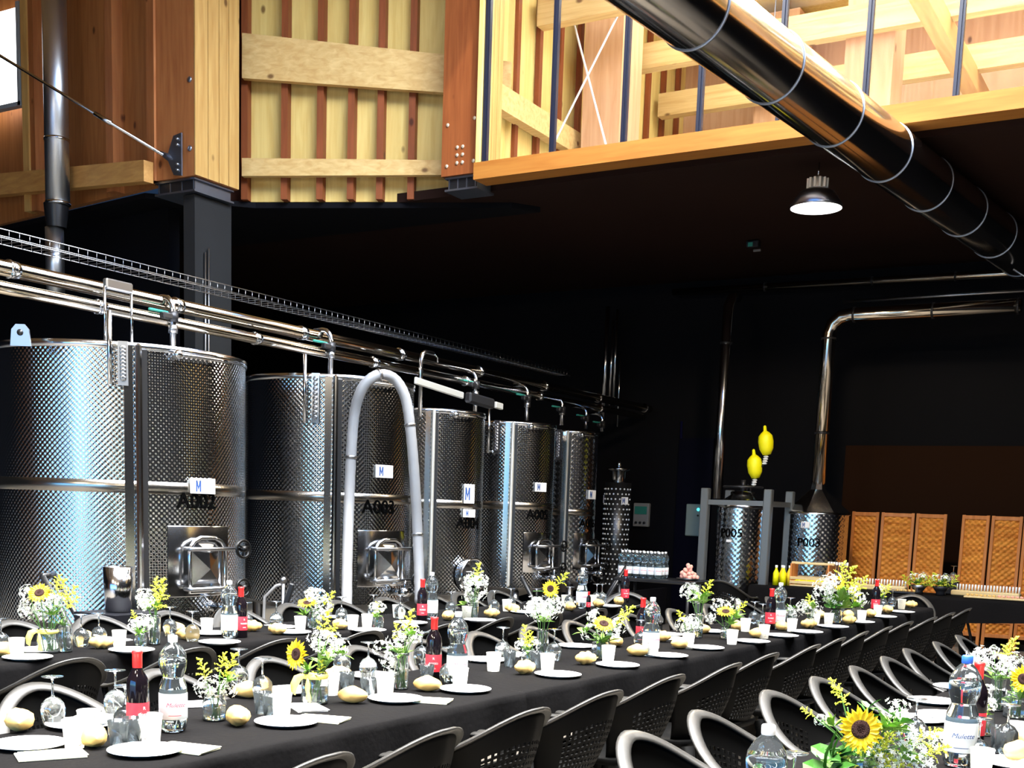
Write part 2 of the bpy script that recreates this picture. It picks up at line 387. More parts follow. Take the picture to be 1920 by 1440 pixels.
for x,z in ((-.17,.10),(-.17,.52),(.17,.12),(.17,.55),(-.04,.12),(.03,.12),(-.04,.20),(.03,.20),(-.04,.28),(.03,.28)):
    b=MB(); b.lathe([(.001,0),(.02,0),(.02,.006),(.01,.01),(.001,.011)],10,(x,-.2,z),Matrix.Rotation(PI/2,3,'X')); b.build('bolt',mat('pale_bolt',(.7,.6,.45),.4,.6),c2)
# charcoal post under column 1
t=thing('charcoal_post','tall charcoal post carrying the large glulam column, behind the pipes','post',(-10.28,10.05,0))
MB().box((0.265,-.05,2.42),(.17,.56,4.84)).build('shaft',POSTM,t)
b=MB(); p0=Vector((.12,-.19,0)); b.cyl((.375,-.20,2.2),(.375,-.20,4.25),.012); b.cyl((.375,-.15,2.2),(.375,-.15,4.3),.012); b.build('conduit',STEELD,t)
# --- glazing and ledge
LED=MB().box((-1.05,11.02,5.06),(12.05,.26,.17)); struct('trim_5',LED,wood('ledge_wood',(.36,.15,.028),(.28,.10,.015),'x'))
struct('trim_6',MB().box((-7.05,11.02,6.65),(.05,.2,3.0)),SPR)
mull=[-7.0,-6.19,-5.39,-4.60,-3.82,-3.04,-2.27,-1.50,-.73,.05,.83,1.6,2.4,3.2,4.0]
for i in range(len(mull)-1):
    a,b_=mull[i],mull[i+1]
    w=struct('window_%d'%(i+1),MB().box(((a+b_)/2,11.0,6.66),(b_-a-.04,.012,3.02)),glassmat('pane_glass',(1,1,1),0,1.12) if i==0 else MATS['pane_glass'])
    f=MB().box((a,10.98,6.66),(.028,.07,3.02)); f.box((a+.025,10.985,6.66),(.018,.05,3.02))
    fo=f.build('mullion',mat('black_mullion',(.006,.008,.02),.4)); fo.parent=w; 
# window at far upper left (bright daylight)
A=aty(-60,130,10.0); B=aty(40,205,10.0); wx0,wx1,wz0,wz1=A.x,B.x,aty(20,196,10.0).z,7.4
w=struct('window_20',MB().box(((wx0+wx1)/2,10.0,(wz0+wz1)/2),(wx1-wx0,.03,wz1-wz0)),mat('frosted_daylight_pane',(.9,.95,1),.5,emit=(1,1,1,2.5)))
fb=MB(); fb.box((wx1+.02,9.99,(wz0+wz1)/2),(.05,.08,wz1-wz0+.1)); fb.box(((wx0+wx1)/2,9.99,wz0-.03),(wx1-wx0+.1,.08,.05)); fo=fb.build('window_frame',mat('frame_grey',(.25,.28,.3),.5)); fo.parent=w
struct('trim_7',MB().box((wx1+.12,10.02,6.6),(.11,.12,3.2)),wood('pale_lamella',(.60,.37,.12),(.46,.25,.07)))

# --- glazed upper space beyond
UW=MB().box((-7.35,14.4,6.8),(.1,6.0,3.3)); struct('wall_upper_room_left',UW,SPR)
sm=MB()
for k in range(12): sm.box((-7.26,11.5+.5*k,6.8),(.06,.07,3.3))
struct('trim_8',sm,MATS['shaded_stud_red'])
struct('trim_9',MB().box((-7.18,14.3,5.98),(.14,6.0,.26)),SPRX)
struct('wall_upper_room_back',MB().box((-1.2,16.9,6.8),(12.4,.1,3.4)),wood('pinkish_panel',(.60,.36,.20),(.50,.27,.13)))
struct('wall_upper_room_right',MB().box((5.,14.0,6.8),(.1,6.0,3.4)),SPR)
for k,(x,y,w,dd) in enumerate(((-6.75,13.4,.5,.55),(-5.6,16.2,.55,.6),(-3.9,14.4,.55,.5),(-.6,15.5,.6,.5),(2.0,14.,.5,.5))):
    t=thing('timber_column',['broad brown timber column seen through the second pane','dark timber column far behind the third pane','pinkish timber column with bolt grid behind the fourth pane','timber column in bright light behind the panes right of the big duct','timber column at the right end of the glazed upper space'][k],'column',(x,y,5.16))
    MB().box((0,0,1.5),(w,dd,3.0)).build('shaft',wood('pinkish_panel',(.5,.2,.1),(.4,.2,.1)) if k!=3 else SPR,t)
    if k==2:
        for i in range(5):
            for j in range(6):
                q=MB(); q.box((-.16+.08*i,-.255,.55+.08*j),(.02,.012,.02)); q.build('bolt',MATS['pale_bolt'],t)
bm_=MB()
for k,(y,z,hh) in enumerate(((12.4,7.15,.3),(14.1,7.15,.3),(15.8,7.15,.3))):
    MBx=MB().box((-1.1,y,z),(12.2,.16,hh)); struct('trim_%d'%(10+k),MBx,SPRX)
struct('ceiling_upper_room',MB().box((-1.1,14.0,8.35),(12.4,6.0,.1)),SPR)
for k,x in enumerate((-5.2,-3.1,-1.0,1.2)):
    struct('trim_%d'%(14+k),MB().box((x,13.8,6.9+.0*k),(.18,5.6,.24)),wood('rafter_y',(.62,.38,.14),(.5,.27,.09),'y'))
for a,b_ in (((-6.95,12.2,5.5),(-6.0,12.6,7.6)),((-6.95,12.6,7.3),(-6.1,12.2,5.3))):
    o=MB().cyl(a,b_,.012,8).build('bracing_rod',CAPW); tag(o,'thin white bracing rod crossing behind the first pane, '+('rising to the right' if a[2]<6 else 'falling to the right'),'rod','bracing rods behind the glass')
# ================================================================ cellar equipment
def cylhit(cx,cy,Rr,px,py):
    d=ray(px,py); a=d.x**2+d.y**2; b=-2*(d.x*cx+d.y*cy); c=cx*cx+cy*cy-Rr*Rr
    disc=b*b-4*a*c
    t=(-b-math.sqrt(max(0,disc)))/(2*a); p=EYE+d*t
    return math.atan2(p.y-cy,p.x-cx),p.z
def tang(Rr,ang,z):   # local (tx,out,z) -> tank local
    M=Matrix(((-math.sin(ang),math.cos(ang),0),(math.cos(ang),math.sin(ang),0),(0,0,1)))
    return M,Vector((Rr*math.cos(ang),Rr*math.sin(ang),z))
def inframe(mb,Rr,ang,z):
    M,o=tang(Rr,ang,z); mb.v=[tuple(M@Vector(v)+o) for v in mb.v]; mb.v; return mb
def handwheel(r):
    b=MB(); n=20
    b.tube([(r*math.cos(2*PI*k/n),0,r*math.sin(2*PI*k/n)) for k in range(n)],.012,6,True,up=Vector((0,1,0)))
    for k in range(3):
        a=2*PI*k/3+.4; b.cyl((0,0,0),(r*math.cos(a),0,r*math.sin(a)),.008,6)
    b.cyl((0,-.02,0),(0,.03,0),.025,10); return b
def rectframe(w,h,t,dp,arch=0):
    b=MB(); b.tube([(-w/2,dp,0),(-w/2,dp,h-arch)]+([(-w/2+w*.12,dp,h-arch*.35),(-w/2+w*.3,dp,h),(w/2-w*.3,dp,h),(w/2-w*.12,dp,h-arch*.35)] if arch else [(-w/2,dp,h),(w/2,dp,h)][:0])+[(w/2,dp,h-arch),(w/2,dp,0)],t,8,True,up=Vector((0,1,0))); return b
LOGO='M'
def card(t,Rr,cx,cy,z0,x0,y0,x1,y1,n='sign_card'):
    a0,_=cylhit(cx,cy,Rr,x0,(y0+y1)/2); a1,_=cylhit(cx,cy,Rr,x1,(y0+y1)/2); am=(a0+a1)/2
    _,za=cylhit(cx,cy,Rr,(x0+x1)/2,y0); _,zb=cylhit(cx,cy,Rr,(x0+x1)/2,y1); w=Rr*abs(a1-a0)
    b=MB(); b.rbox((0,.012,0),(w,.012,za-zb),.003); inframe(b,Rr,am,(za+zb)/2-z0); o=b.build(n,WHITE,t)
    hh=min((za-zb)*.36,w*.42); ww=hh*.42; q=MB()
    for sx in(-1,1):
        q.box((sx*ww,.0,0),(hh*.26,.003,2*hh)); 
        q.prism([Vector((sx*(ww+hh*.13),-.0015,hh)),Vector((sx*(ww-hh*.16),-.0015,hh)),Vector((0,-.0015,-hh*.15)),Vector((0,-.0015,-hh*.75))],(0,.003,0))
    q.v=[(v[0]-w*.20,v[1]+.0195,v[2]) for v in q.v]; inframe(q,Rr,am,(za+zb)/2-z0); o2=q.build('card_logo',BLUEI,o)
def tank(idx,px,xl,xr,yt,yb,mat_,txt,tpos,cardp,strip,label,bandy,door=None,rod=None,zb_=None,X=-7.5):
    dl=ray(xl,930); dr=ray(xr,930); A=math.atan2(-dl.x,dl.y); B=math.atan2(-dr.x,dr.y); c=(A+B)/2; h=(A-B)/2
    rr=-X/math.sin(c); cx,cy=X,rr*math.cos(c); Rr=rr*math.sin(h)
    pc=(xl+xr)/2; near=rr-Rr
    zt=atd(pc,yt,near).z; z0=.62
    t=thing('steel_wine_tank',label,'tank',(cx,cy,z0)); H=zt-z0
    lo,hi=cylhit(cx,cy,Rr,px,bandy)[1]-z0,0; bz=lo
    b=MB(); b.lathe([(Rr,.0),(Rr,bz-.045)],96,rs=1); b.build('lower_shell',mat_,t,fix=False)
    b=MB(); b.lathe([(Rr,bz+.045),(Rr,H-.05)],96); b.build('upper_shell',mat_,t,fix=False)
    b=MB(); b.lathe([(Rr,bz-.045),(Rr+.004,bz-.043),(Rr+.004,bz+.043),(Rr,bz+.045)],96); b.build('weld_band',BAND,t,fix=False)
    b=MB(); b.lathe([(Rr,H-.05),(Rr+.012,H-.045),(Rr+.012,H),(Rr-.03,H),(Rr-.03,H-.05)],96); b.build('top_rim',STEEL,t)
    b=MB(); b.lathe([(Rr-.02,H-.045),(.30,H-.02),(.28,H+.0),(.001,H+.0)],64); b.build('domed_top',STEELD,t)
    b=MB(); b.lathe([(.08,-.16),(Rr-.1,-.05),(Rr,0)],64); b.build('bottom_cone',STEELD,t)
    for k in range(4):
        a=PI/4+k*PI/2; b=MB(); b.cyl((math.cos(a)*(Rr-.12),math.sin(a)*(Rr-.12),-.615),(math.cos(a)*(Rr-.12),math.sin(a)*(Rr-.12),0),.05,12); b.build('leg',STEELD,t)
    # vertical seam strip with square conduit
    sa,_=cylhit(cx,cy,Rr,strip[0],930); sb,_=cylhit(cx,cy,Rr,strip[1],930)
    b=MB(); w=Rr*abs(sb-sa)
    b.box((-w*.25,.012,H/2),(w*.5,.02,H-.06)); inframe(b,Rr,(sa+sb)/2,0); b.build('seam_strip',STEEL,t)
    b=MB(); b.rbox((w*.28,.04,H/2),(w*.36,.08,H-.02),.015); inframe(b,Rr,(sa+sb)/2,0); b.build('cable_conduit',ALU if idx>2 else STEEL,t)
    b=MB(); b.box((w*.62,.02,H/2),(w*.3,.05,H-.1)); inframe(b,Rr,(sa+sb)/2,0); b.build('conduit_gap',BLKPL,t)  # solid black strip standing for the dark gap beside the conduit
    if txt:
        a,z=cylhit(cx,cy,Rr,*tpos[:2]); text_on_cyl('tank_number',txt,tpos[2]/2200*near*1.38,Rr+.003,a,z-z0,BLKI,t,.0012)
    for cp in cardp: card(t,Rr,cx,cy,z0,*cp)
    if door and door[0]=='rect':
        _,x0,y0,x1,y1=door; a,zb=cylhit(cx,cy,Rr,(x0+x1)/2,y1); _,za=cylhit(cx,cy,Rr,(x0+x1)/2,y0); w=(x1-x0)/2200*near*1.1; h=za-zb; zz=zb-z0
        sc_=w/.55
        # curved polished plate around the hatch
        aw=(w*.68)/Rr; b=MB(); b.lathe([(Rr+.006,zz-.04),(Rr+.009,zz-.035),(Rr+.009,zz+h+.08),(Rr+.006,zz+h+.085)],16,a0=a-aw,a1=a+aw); b.build('hatch_plate',STEEL,t)
        b=inframe(rectframe(w*.8,h,.022*sc_,.07,h*.2),Rr,a,zz); b.build('hatch_frame',STEEL,t)
        b=MB(); W=w*.36
        # domed pyramid door
        poly=[(-W,.05,.03),(W,.05,.03),(W,.05,h*.78),(W*.6,.05,h-.03),(-W*.6,.05,h-.03),(-W,.05,h*.78)]
        b.add([Vector(p) for p in poly]+[Vector((0,.10,h*.42)),Vector((0,.09,h*.72))],[(0,1,6),(1,2,6),(2,7,6),(2,3,7),(3,4,7),(4,5,7),(5,6,7),(5,0,6)])
        inframe(b,Rr,a,zz); b.build('hatch_door',STEEL,t)
        for zz2 in (h*.06,h*.80):
            b=MB(); b.cyl((-w*.46,.12,zz2),(w*.62,.12,zz2),.014*sc_+.004,8); b.cyl((-w*.44,.03,zz2),(-w*.44,.13,zz2),.02*sc_,8); inframe(b,Rr,a,zz); bar=b.build('clamp_bar',STEELD,t)
            b=handwheel(.085*sc_); b.v=[(v[0]+w*.66,v[1]+.15,v[2]+zz2) for v in b.v]; inframe(b,Rr,a,zz); hw=b.build('hand_wheel',mat('black_bakelite',(.003,.003,.003),.3,spec=.3),bar)
    if door and door[0]=='round':
        _,px_,py_,rp=door; a,zc=cylhit(cx,cy,Rr,px_,py_); r=rp/2200*near
        MX=Matrix.Rotation(-PI/2,3,'X')
        b=MB(); b.lathe([(r*.9,-.02),(r*.9,.08),(r,.12),(r+.02,.12),(r+.02,.09),(r-.0,.0)],32,(0,0,0),MX); inframe(b,Rr,a,zc-z0); b.build('hatch_collar',STEEL,t)
        b=MB(); b.lathe([(.001,.06),(r*.5,.05),(r*.9,.02)],32,(0,0,0),MX); inframe(b,Rr,a,zc-z0); dd=b.build('hatch_door',STEELD,t)
        b=MB(); b.box((0,.13,0),(2*r,.03,.04)); inframe(b,Rr,a,zc-z0); b.build('clamp_bar',DKMET,dd)
        b=handwheel(.11); b.v=[(v[0],v[1]+.2,v[2]) for v in b.v]; inframe(b,Rr,a,zc-z0); b.build('hand_wheel',BLKPL,dd)
    if rod:
        x_,y0,y1=rod; a,za=cylhit(cx,cy,Rr,x_,max(y0,yt+6)); _,zb=cylhit(cx,cy,Rr,x_,y1)
        dt=near; za=atd(x_,y0,near).z
        b=MB(); b.cyl((0,.07,zb-z0),(0,.07,za-z0),.018,10); b.cyl((0,0,zb-z0+.02),(0,.07,zb-z0+.02),.012,8); inframe(b,Rr,a,0); b.build('level_rod',STEEL,t)
        b=MB(); b.box((.085,.02,(zb+H+z0)/2-z0),(.07,.02,H-(zb-z0)))
        for k in range(9): 
            zz=zb-z0+.05+k*(H-(zb-z0)-.1)/8; b.lathe([(.012,.03),(.022,.034),(.022,.04),(.012,.042)],10,(.085,0,zz),Matrix.Rotation(-PI/2,3,'X')@Matrix.Diagonal((1,1,1)))
        inframe(b,Rr,a,0); b.build('perforated_bracket',STEELD,t)
    # hand rail on rim
    a,_=cylhit(cx,cy,Rr,pc+(xr-xl)*.22,yt+30)
    b=MB(); pts=[]
    for k in range(9):
        aa=a+k*.055; pts.append(((Rr+.06)*math.cos(aa),(Rr+.06)*math.sin(aa),H-.06))
    b.tube(pts,.014,8); b.ball(pts[0],.035,8); b.build('rim_rail',STEEL,t)
    # outlet valve at the bottom
    a,_=cylhit(cx,cy,Rr,pc+(xr-xl)*.38,1100)
    b=MB(); b.cyl((0,0,.12),(0,.16,.12),.035,12); b.cyl((-.05,.16,.12),(.05,.16,.12),.045,12); b.cyl((0,.16,.12),(0,.16,.24),.012,8); inframe(b,Rr,a,0); v=b.build('outlet_valve',STEEL,t)
    b=MB(); b.cyl((-.07,.16,.24),(.07,.16,.24),.012,8); inframe(b,Rr,a,0); b.build('valve_handle',BLKPL,v)
    return t,cx,cy,Rr,zt
T={}
T[1]=tank(1,215,-14,460,640,1150,TANKA,'A002',(371,941,29),[(354,897,400,926)],(234,268),'largest steel wine tank at the far left, numbered A002, with strong blue reflection',912,('rect',332,1008,425,1108),(207,585,722))
T[2]=tank(2,615,460,772,701,1120,TANKB,'A003',(712,952,26),[(702,872,734,896)],(607,632),'steel wine tank numbered A003 behind the arched grey hose',932,('rect',680,1012,760,1092),(576,665,793))
T[3]=tank(3,805,708,905,765,1100,TANKB,'A004',(880,982,22),[(868,908,887,944),(866,955,888,970)],(795,814),'steel wine tank numbered A004 with a round hatch and a tall white card',944,('round',874,1078,30),None)
T[4]=tank(4,953,874,1037,789,1095,TANKB,'A005',(1010,966,19),[(1001,905,1022,922)],(944,962),'steel wine tank numbered A005 fourth in the row, small white card above a rectangular hatch',948,('rect',985,1012,1040,1068),(922,762,850))
T[5]=tank(5,1063,1012,1117,806,1090,TANKC,'A006',(1104,982,16),[(1101,919,1114,936)],(1052,1064),'narrowest and last steel wine tank at the far end of the row',960,('rect',1078,1012,1125,1062),(1040,800,862))
# lifting lug on tank 1
t,cx,cy,Rr,zt=T[1]
p=atd(38,640,8.95); loc=p-Vector((cx,cy,.62))
b=MB(); pts=[(-.07,0,-.03),(.07,0,-.03),(.06,0,.08),(.03,0,.115),(-.03,0,.115),(-.06,0,.08)]
right=Vector((math.cos(YAW),math.sin(YAW),0)); fw=Vector((-math.sin(YAW),math.cos(YAW),0))
b.prism([loc+right*q[0]+Vector((0,0,q[2])) for q in pts],fw*.015); b.build('lifting_lug',GALV,t)
b=MB(); b.cyl(loc+Vector((0,0,.06))-fw*.002,loc+Vector((0,0,.06))-fw*.004,.022,12); b.build('lug_hole',BLKPL,t)
# black plinth under tanks
tag(MB().rbox((-7.6,8.9,-.0+.0),(.1,.1,.1)).build('dummy',PLIN),None) if False else None
pl=MB(); pl.box((-6.62,10.2,.26),(.06,10.6,.52)); struct('trim_30',pl,PLIN)

# overhead pipes
def pipe_run(name,x,z,y0,y1,r,m,label,step=1.55,ph=0):
    t=thing(name,label,'pipe',(x,y0,z)); b=MB(); b.cyl((0,0,0),(0,y1-y0,0),r,20); b.build('tube',m,t)
    y=ph
    while y<y1-y0:
        q=MB(); q.cyl((0,y-.03,0),(0,y+.03,0),r+.006,20); q.cyl((0,y-.045,0),(0,y-.03,0),r+.012,20); q.build('joint_clamp',STEEL,t); y+=step
    return t
pipe_run('overhead_pipe',-7.5,3.115,2.5,16.6,.055,STEELW,'upper polished steel pipe running over the tank tops')
pipe_run('overhead_pipe',-7.42,2.965,2.5,16.2,.045,STEELW,'lower polished steel pipe running over the tank tops',1.7,.4)
# cable tray
t=thing('wire_cable_tray','wire mesh cable tray sloping across the view above the steel pipes','cable tray',(-9.0,2.0,3.64))
for sx in(-.12,.12):
    for zz in (0,.07):
        MB().cyl((sx,0,zz),(sx,14.6,zz),.005,6).build('tray_rail',STEELD,t)
b=MB()
for k in range(146):
    y=.1*k; b.tube([(-.12,y,.07),(-.12,y,0),(.12,y,0),(.12,y,.07)],.003,4)
b.build('wire_rungs',STEELD,t)
# risers with valves
def riser(px,ytop,zend,label,teal=True,r=.024,xp=-7.36):
    p=atx(px,ytop,xp); t=thing('riser_pipe',label,'pipe',(p.x,p.y,zend)); H=p.z-zend
    b=MB(); pts=[(0,0,0),(0,0,H-.10)]+[(-.10*(1-math.cos(a)),0,H-.10+.10*math.sin(a)) for a in (PI/8,PI/4,PI*3/8,PI/2)]+[(-.2,0,H)]
    b.tube(pts,r,10); b.build('riser_tube',STEEL,t)
    for zz in (H*.45,):
        b=MB(); b.cyl((0,0,zz-.03),(0,0,zz+.03),r+.014,12); b.build('clamp',STEELD,t)
    b=MB(); b.cyl((0,0,H-.2),(0,0,H-.12),r+.02,12); b.rbox((.0,-.05,H-.16),(.06,.14,.05),.01); v=b.build('butterfly_valve',DKMET,t)
    b=MB(); b.rbox((-.02,-.13,H-.13),(.03,.2,.02),.006); b.build('valve_lever',TEAL if teal else STEELD,v)
for px,yt,k in ((324,556,1),(621,618,2),(893,695,3),(990,722,4),(1055,745,5),(1100,762,5),(1130,775,5)):
    lab={324:'steel riser pipe with valve above tank A002',621:'steel riser pipe with valve above tank A003',893:'steel riser pipe above tank A004',990:'steel riser pipe with bright elbow above tank A005',1055:'thin riser pipe above the narrowest tank',1100:'second thin riser pipe above the narrowest tank',1130:'short riser pipe at the far right end of the overhead pipes'}[px]
    riser(px,yt,T[k][4]+.05,lab,True)
p=atx(790,658,-7.2); t=thing('riser_pipe','tall riser pipe with crook elbow between tanks A003 and A004','pipe',(p.x,p.y,T[3][4]-.1)); H=p.z-T[3][4]+.1
b=MB(); b.tube([(0,0,0),(0,0,H-.1),(0,.02,H-.03),(.0,.07,H),(0,.22,H)],.022,10); b.tube([(0,.22,H),(0,.3,H-.03),(0,.3,H-.08)],.01,6); b.build('riser_tube',STEEL,t)
# flat aluminium arm beside it and end box
a=atx(778,713,-7.05); c=atx(868,742,-7.05); e=atx(930,760,-7.05)
o=MB(); dv=(c-a); M=dv.to_track_quat('X','Z').to_matrix(); o.rbox((a+c)/2,(dv.length,.03,.07),.008,M); o=o.build('flat_aluminium_arm',ALU); tag(o,'pale flat metal arm sloping down to the right over tank A004','arm')
o=MB(); dv=(e-c); M=dv.to_track_quat('X','Z').to_matrix(); mid=(c+e)/2; o.rbox(mid+Vector((0,0,.0)),(dv.length*.75,.09,.11),.02,M); o=o.build('valve_actuator',BLKPL); tag(o,'black valve actuator box at the end of the flat pale arm','valve')
o=MB(); M=dv.to_track_quat('X','Z').to_matrix(); o.rbox(e+Vector((0,.05,0)),(.16,.04,.07),.008,M); o=o.build('label_plate',ALU); tag(o,'small pale plate right of the black valve actuator over tank A005','plate')
# support bracket of level tube, left
p=atx(222,585,-6.9); t=thing('pipe_support','inverted U steel support holding the lower pipe above tank A002','bracket',(p.x,p.y,2.62))
b=MB(); b.rbox((0,0,.42),(.05,.24,.07),.01); b.build('top_plate',STEELD,t)
for s in(-.12,.12): 
    b=MB(); b.cyl((0,s,0),(0,s,.4),.010,8); b.build('support_rod',STEEL,t)

# arched grey hose in front of tank A003
pts=[(650,1150,10.2),(651,1060,10.5),(654,960,10.7),(658,860,10.75),(664,780,10.75),(676,735,10.7),(694,711,10.7),(716,702,10.75),(740,711,10.8),(757,737,10.8),(766,775,10.8),(773,840,10.8),(779,920,10.8),(783,1000,10.8),(786,1080,10.7),(787,1130,10.6)]
P3=[atd(*q) for q in pts]
fine=[]
for i in range(len(P3)-1):
    p0=P3[max(i-1,0)];p1=P3[i];p2=P3[i+1];p3=P3[min(i+2,len(P3)-1)]
    for k in range(6):
        u=k/6; fine.append(.5*((2*p1)+(-p0+p2)*u+(2*p0-5*p1+4*p2-p3)*u*u+(-p0+3*p1-3*p2+p3)*u**3))
fine.append(P3[-1]); base=Vector((P3[0].x,P3[0].y,P3[0].z))
t=thing('grey_hose','thick pale grey hose hung in a tall arch over tank A003','hose',base)
b=MB(); b.tube([q-base for q in fine],[.046+.002*(i%2) for i in range(len(fine))],12); b.build('hose_tube',HOSE,t)
for i in (18,40,62,78):
    i=min(i,len(fine)-2); b=MB(); b.cyl(fine[i]-base,fine[i]-base+(fine[i+1]-fine[i]).normalized()*.025,.053,12); b.build('hose_clamp',STEELD,t)

# big ventilation duct
dv=ray(2617,1012); dv.z=0; dv.normalize(); Cb=atz(1563,213,4.72)
S=Cb-dv*6.5; E_=Cb+dv*5.9
t=thing('ventilation_duct','big shiny spiral ventilation duct crossing the upper right corner','duct',S)
b=MB(); b.cyl((0,0,0),(E_-S),.245,48,cap=False); b.build('duct_tube',DUCT,t)
for k in range(-5,6):
    c=Cb+dv*1.15*k-S
    q=MB(); M=dv.to_track_quat('Z','Y').to_matrix(); q.lathe([(.245,-.006),(.253,-.006),(.253,.006),(.245,.006)],48,c,M); q.build('joint_ring',GALV,t)
for k in (-3,-1,1,3,5):
    c=Cb+dv*1.15*k-S
    q=MB(); q.cyl(c+Vector((0,0,.25)),c+Vector((0,0,3.4 if k<1 else .30)),.004,6); q.build('hanger_wire',STEELD,t)
q=MB(); q.cyl(E_-S,E_-S+dv*.03,.249,48); q.build('end_cap',DKMET,t)
o=MB().cyl(aty(1900,505,14.8),aty(1990,560,15.2),.012,6).build('drain_line',STEELD); tag(o,'thin steel line running down right from the duct end','pipe')

# left vertical flue duct
p=aty(105,200,9.5); r=.135
t=thing('vertical_duct','shiny vertical duct in front of the brown panels at far left','duct',(p.x,p.y,aty(115,392,9.5).z))
zt_=7.5-t.location.z
FLUE=mat('matt_galvanized',(.62,.64,.66),.34,1)
b=MB(); b.cyl((0,0,.05),(0,0,zt_),r,32); b.build('duct_tube',FLUE,t)
for z_ in (.05,.75):
    b=MB(); b.cyl((0,0,z_),(0,0,z_+.03),r+.008,32); b.build('joint_ring',STEEL,t)
zlow=aty(98,550,9.5).z-t.location.z
b=MB(); b.cyl((-.07,0,zlow),(-.07,0,-.2),.105,24); b.build('lower_tube',FLUE,t)
b=MB(); b.lathe([(.14,.06),(.13,-.05),(.11,-.2)],24,(-.03,0,0)); b.build('reducer_collar',BLKPL,t)
# tie rod to column
a=aty(306,291,9.52); c=aty(65,144,9.0); c2_=a+(c-a)*1.7
t=thing('steel_tie_rod','thin diagonal steel tie rod bolted to the large glulam column','rod',a)
b=MB(); b.cyl((0,0,0),c2_-a,.017,10); b.build('rod',STEEL,t)
b=MB(); b.cyl((c-a)*.40,(c-a)*.53,.026,10); b.build('turnbuckle',STEEL,t)
b=MB(); pts=[(-.10,0,.07),(.02,0,.03),(.10,0,.20),(.22,0,.22),(.22,0,-.22),(.10,0,-.20),(.02,0,-.05),(-.06,0,-.0)]
q=[Vector((x_,.05,z_)) for x_,_,z_ in pts]; b.prism(q,(0,.02,0)); b.build('gusset_plate',GALV,t)
for z_ in (-.16,-.1,.1,.16):
    b=MB(); b.cyl((.17,.03,z_),(.17,.06,z_),.014,8); b.build('bolt',STEELD,t)

# pendant lamp
p=atz(1536,305,4.98); zc=aty(1531,385,p.y).z
t=thing('pendant_lamp','industrial pendant lamp with glowing white disc under the dark soffit','lamp',(p.x,p.y,zc))
b=MB(); b.lathe([(.245,-.03),(.25,.0),(.18,.10),(.165,.12),(.10,.15),(.06,.16),(.001,.16)],40); b.build('lamp_shade',STEELD,t)
b=MB(); b.lathe([(.001,-.028),(.235,-.022),(.243,-.02)],40); b.build('diffuser',LAMPW,t)
b=MB(); b.lathe([(.09,.15),(.09,.24),(.05,.26),(.001,.26)],24); 
for k in range(12): 
    a=2*PI*k/12; b.box((.095*math.cos(a),.095*math.sin(a),.20),(.02,.02,.09))
b.build('driver_housing',ALU,t)
b=MB(); b.cyl((0,0,.25),(0.0,0,4.98-zc),.008,8); b.build('hanger_rod',STEEL,t)
ld=bpy.data.lights.new('pendant_light','SPOT'); ld.energy=L_PEND; ld.spot_size=R(172); ld.shadow_soft_size=.2; ld.color=(1,.80,.55); lo=bpy.data.objects.new('pendant_light',ld); col.objects.link(lo); lo.location=(p.x,p.y,zc-.06)
p=atz(1413,452,4.98); t=thing('ceiling_projector','small dark spotlight fixed to the soffit, left below the pendant lamp','lamp',(p.x,p.y,4.9))
MB().rbox((0,0,.04),(.16,.10,.08),.01).build('housing',DKMET,t); MB().box((-.02,-.055,.03),(.06,.01,.05)).build('lens',TEAL,t); MB().rbox((.06,-.02,-.04),(.10,.02,.03),.005).build('yoke',STEELD,t)

# back wall pipework
def wpipe(label,pts,r,m,name='wall_pipe',cat='pipe',joints=()):
    P=[Vector(q) for q in pts]; t=thing(name,label,cat,P[0]); b=MB(); b.tube([q-P[0] for q in P],r,14); b.build('tube',m,t)
    for i,u in joints:
        q=P[i]+(P[i+1]-P[i])*u-P[0]; dd=(P[i+1]-P[i]).normalized(); c=MB(); c.cyl(q-dd*.012,q+dd*.012,r+.008,14); c.build('joint_ring',DKMET,t)
    return t
wpipe('thin horizontal steel pipe high on the black back wall',[aty(1262,548,16.6),aty(1900,512,16.6),aty(2000,507,16.6)],.05,STEELW,joints=((0,.3),(0,.62),(0,.85)))
wpipe('second fainter horizontal pipe on the back wall below the first',[aty(1580,566,16.7),aty(2000,540,16.7)],.025,STEELD)
wpipe('narrow dark vertical pipe dropping behind tank P005',[aty(1382,558,16.4),aty(1372,560,15.9),aty(1366,575,15.6),aty(1352,800,15.6),aty(1345,935,15.6)],.072,STEEL,joints=((2,.3),))
for k,(x0,y0,y1) in enumerate(((1140,575,785),(1150,600,760),(1158,580,755),(1164,660,800))):
    p=aty(x0,y0,16.3); q=aty(x0-8,y1,16.3); wpipe(['leftmost and brightest of four slim vertical pipes beyond the narrowest tank','second of four slim vertical pipes beyond the narrowest tank','third of four slim vertical pipes beyond the narrowest tank','rightmost of four slim vertical pipes beyond the narrowest tank'][k],[p,Vector((p.x,p.y,q.z))],(.035,.02,.02,.012)[k],STEEL)
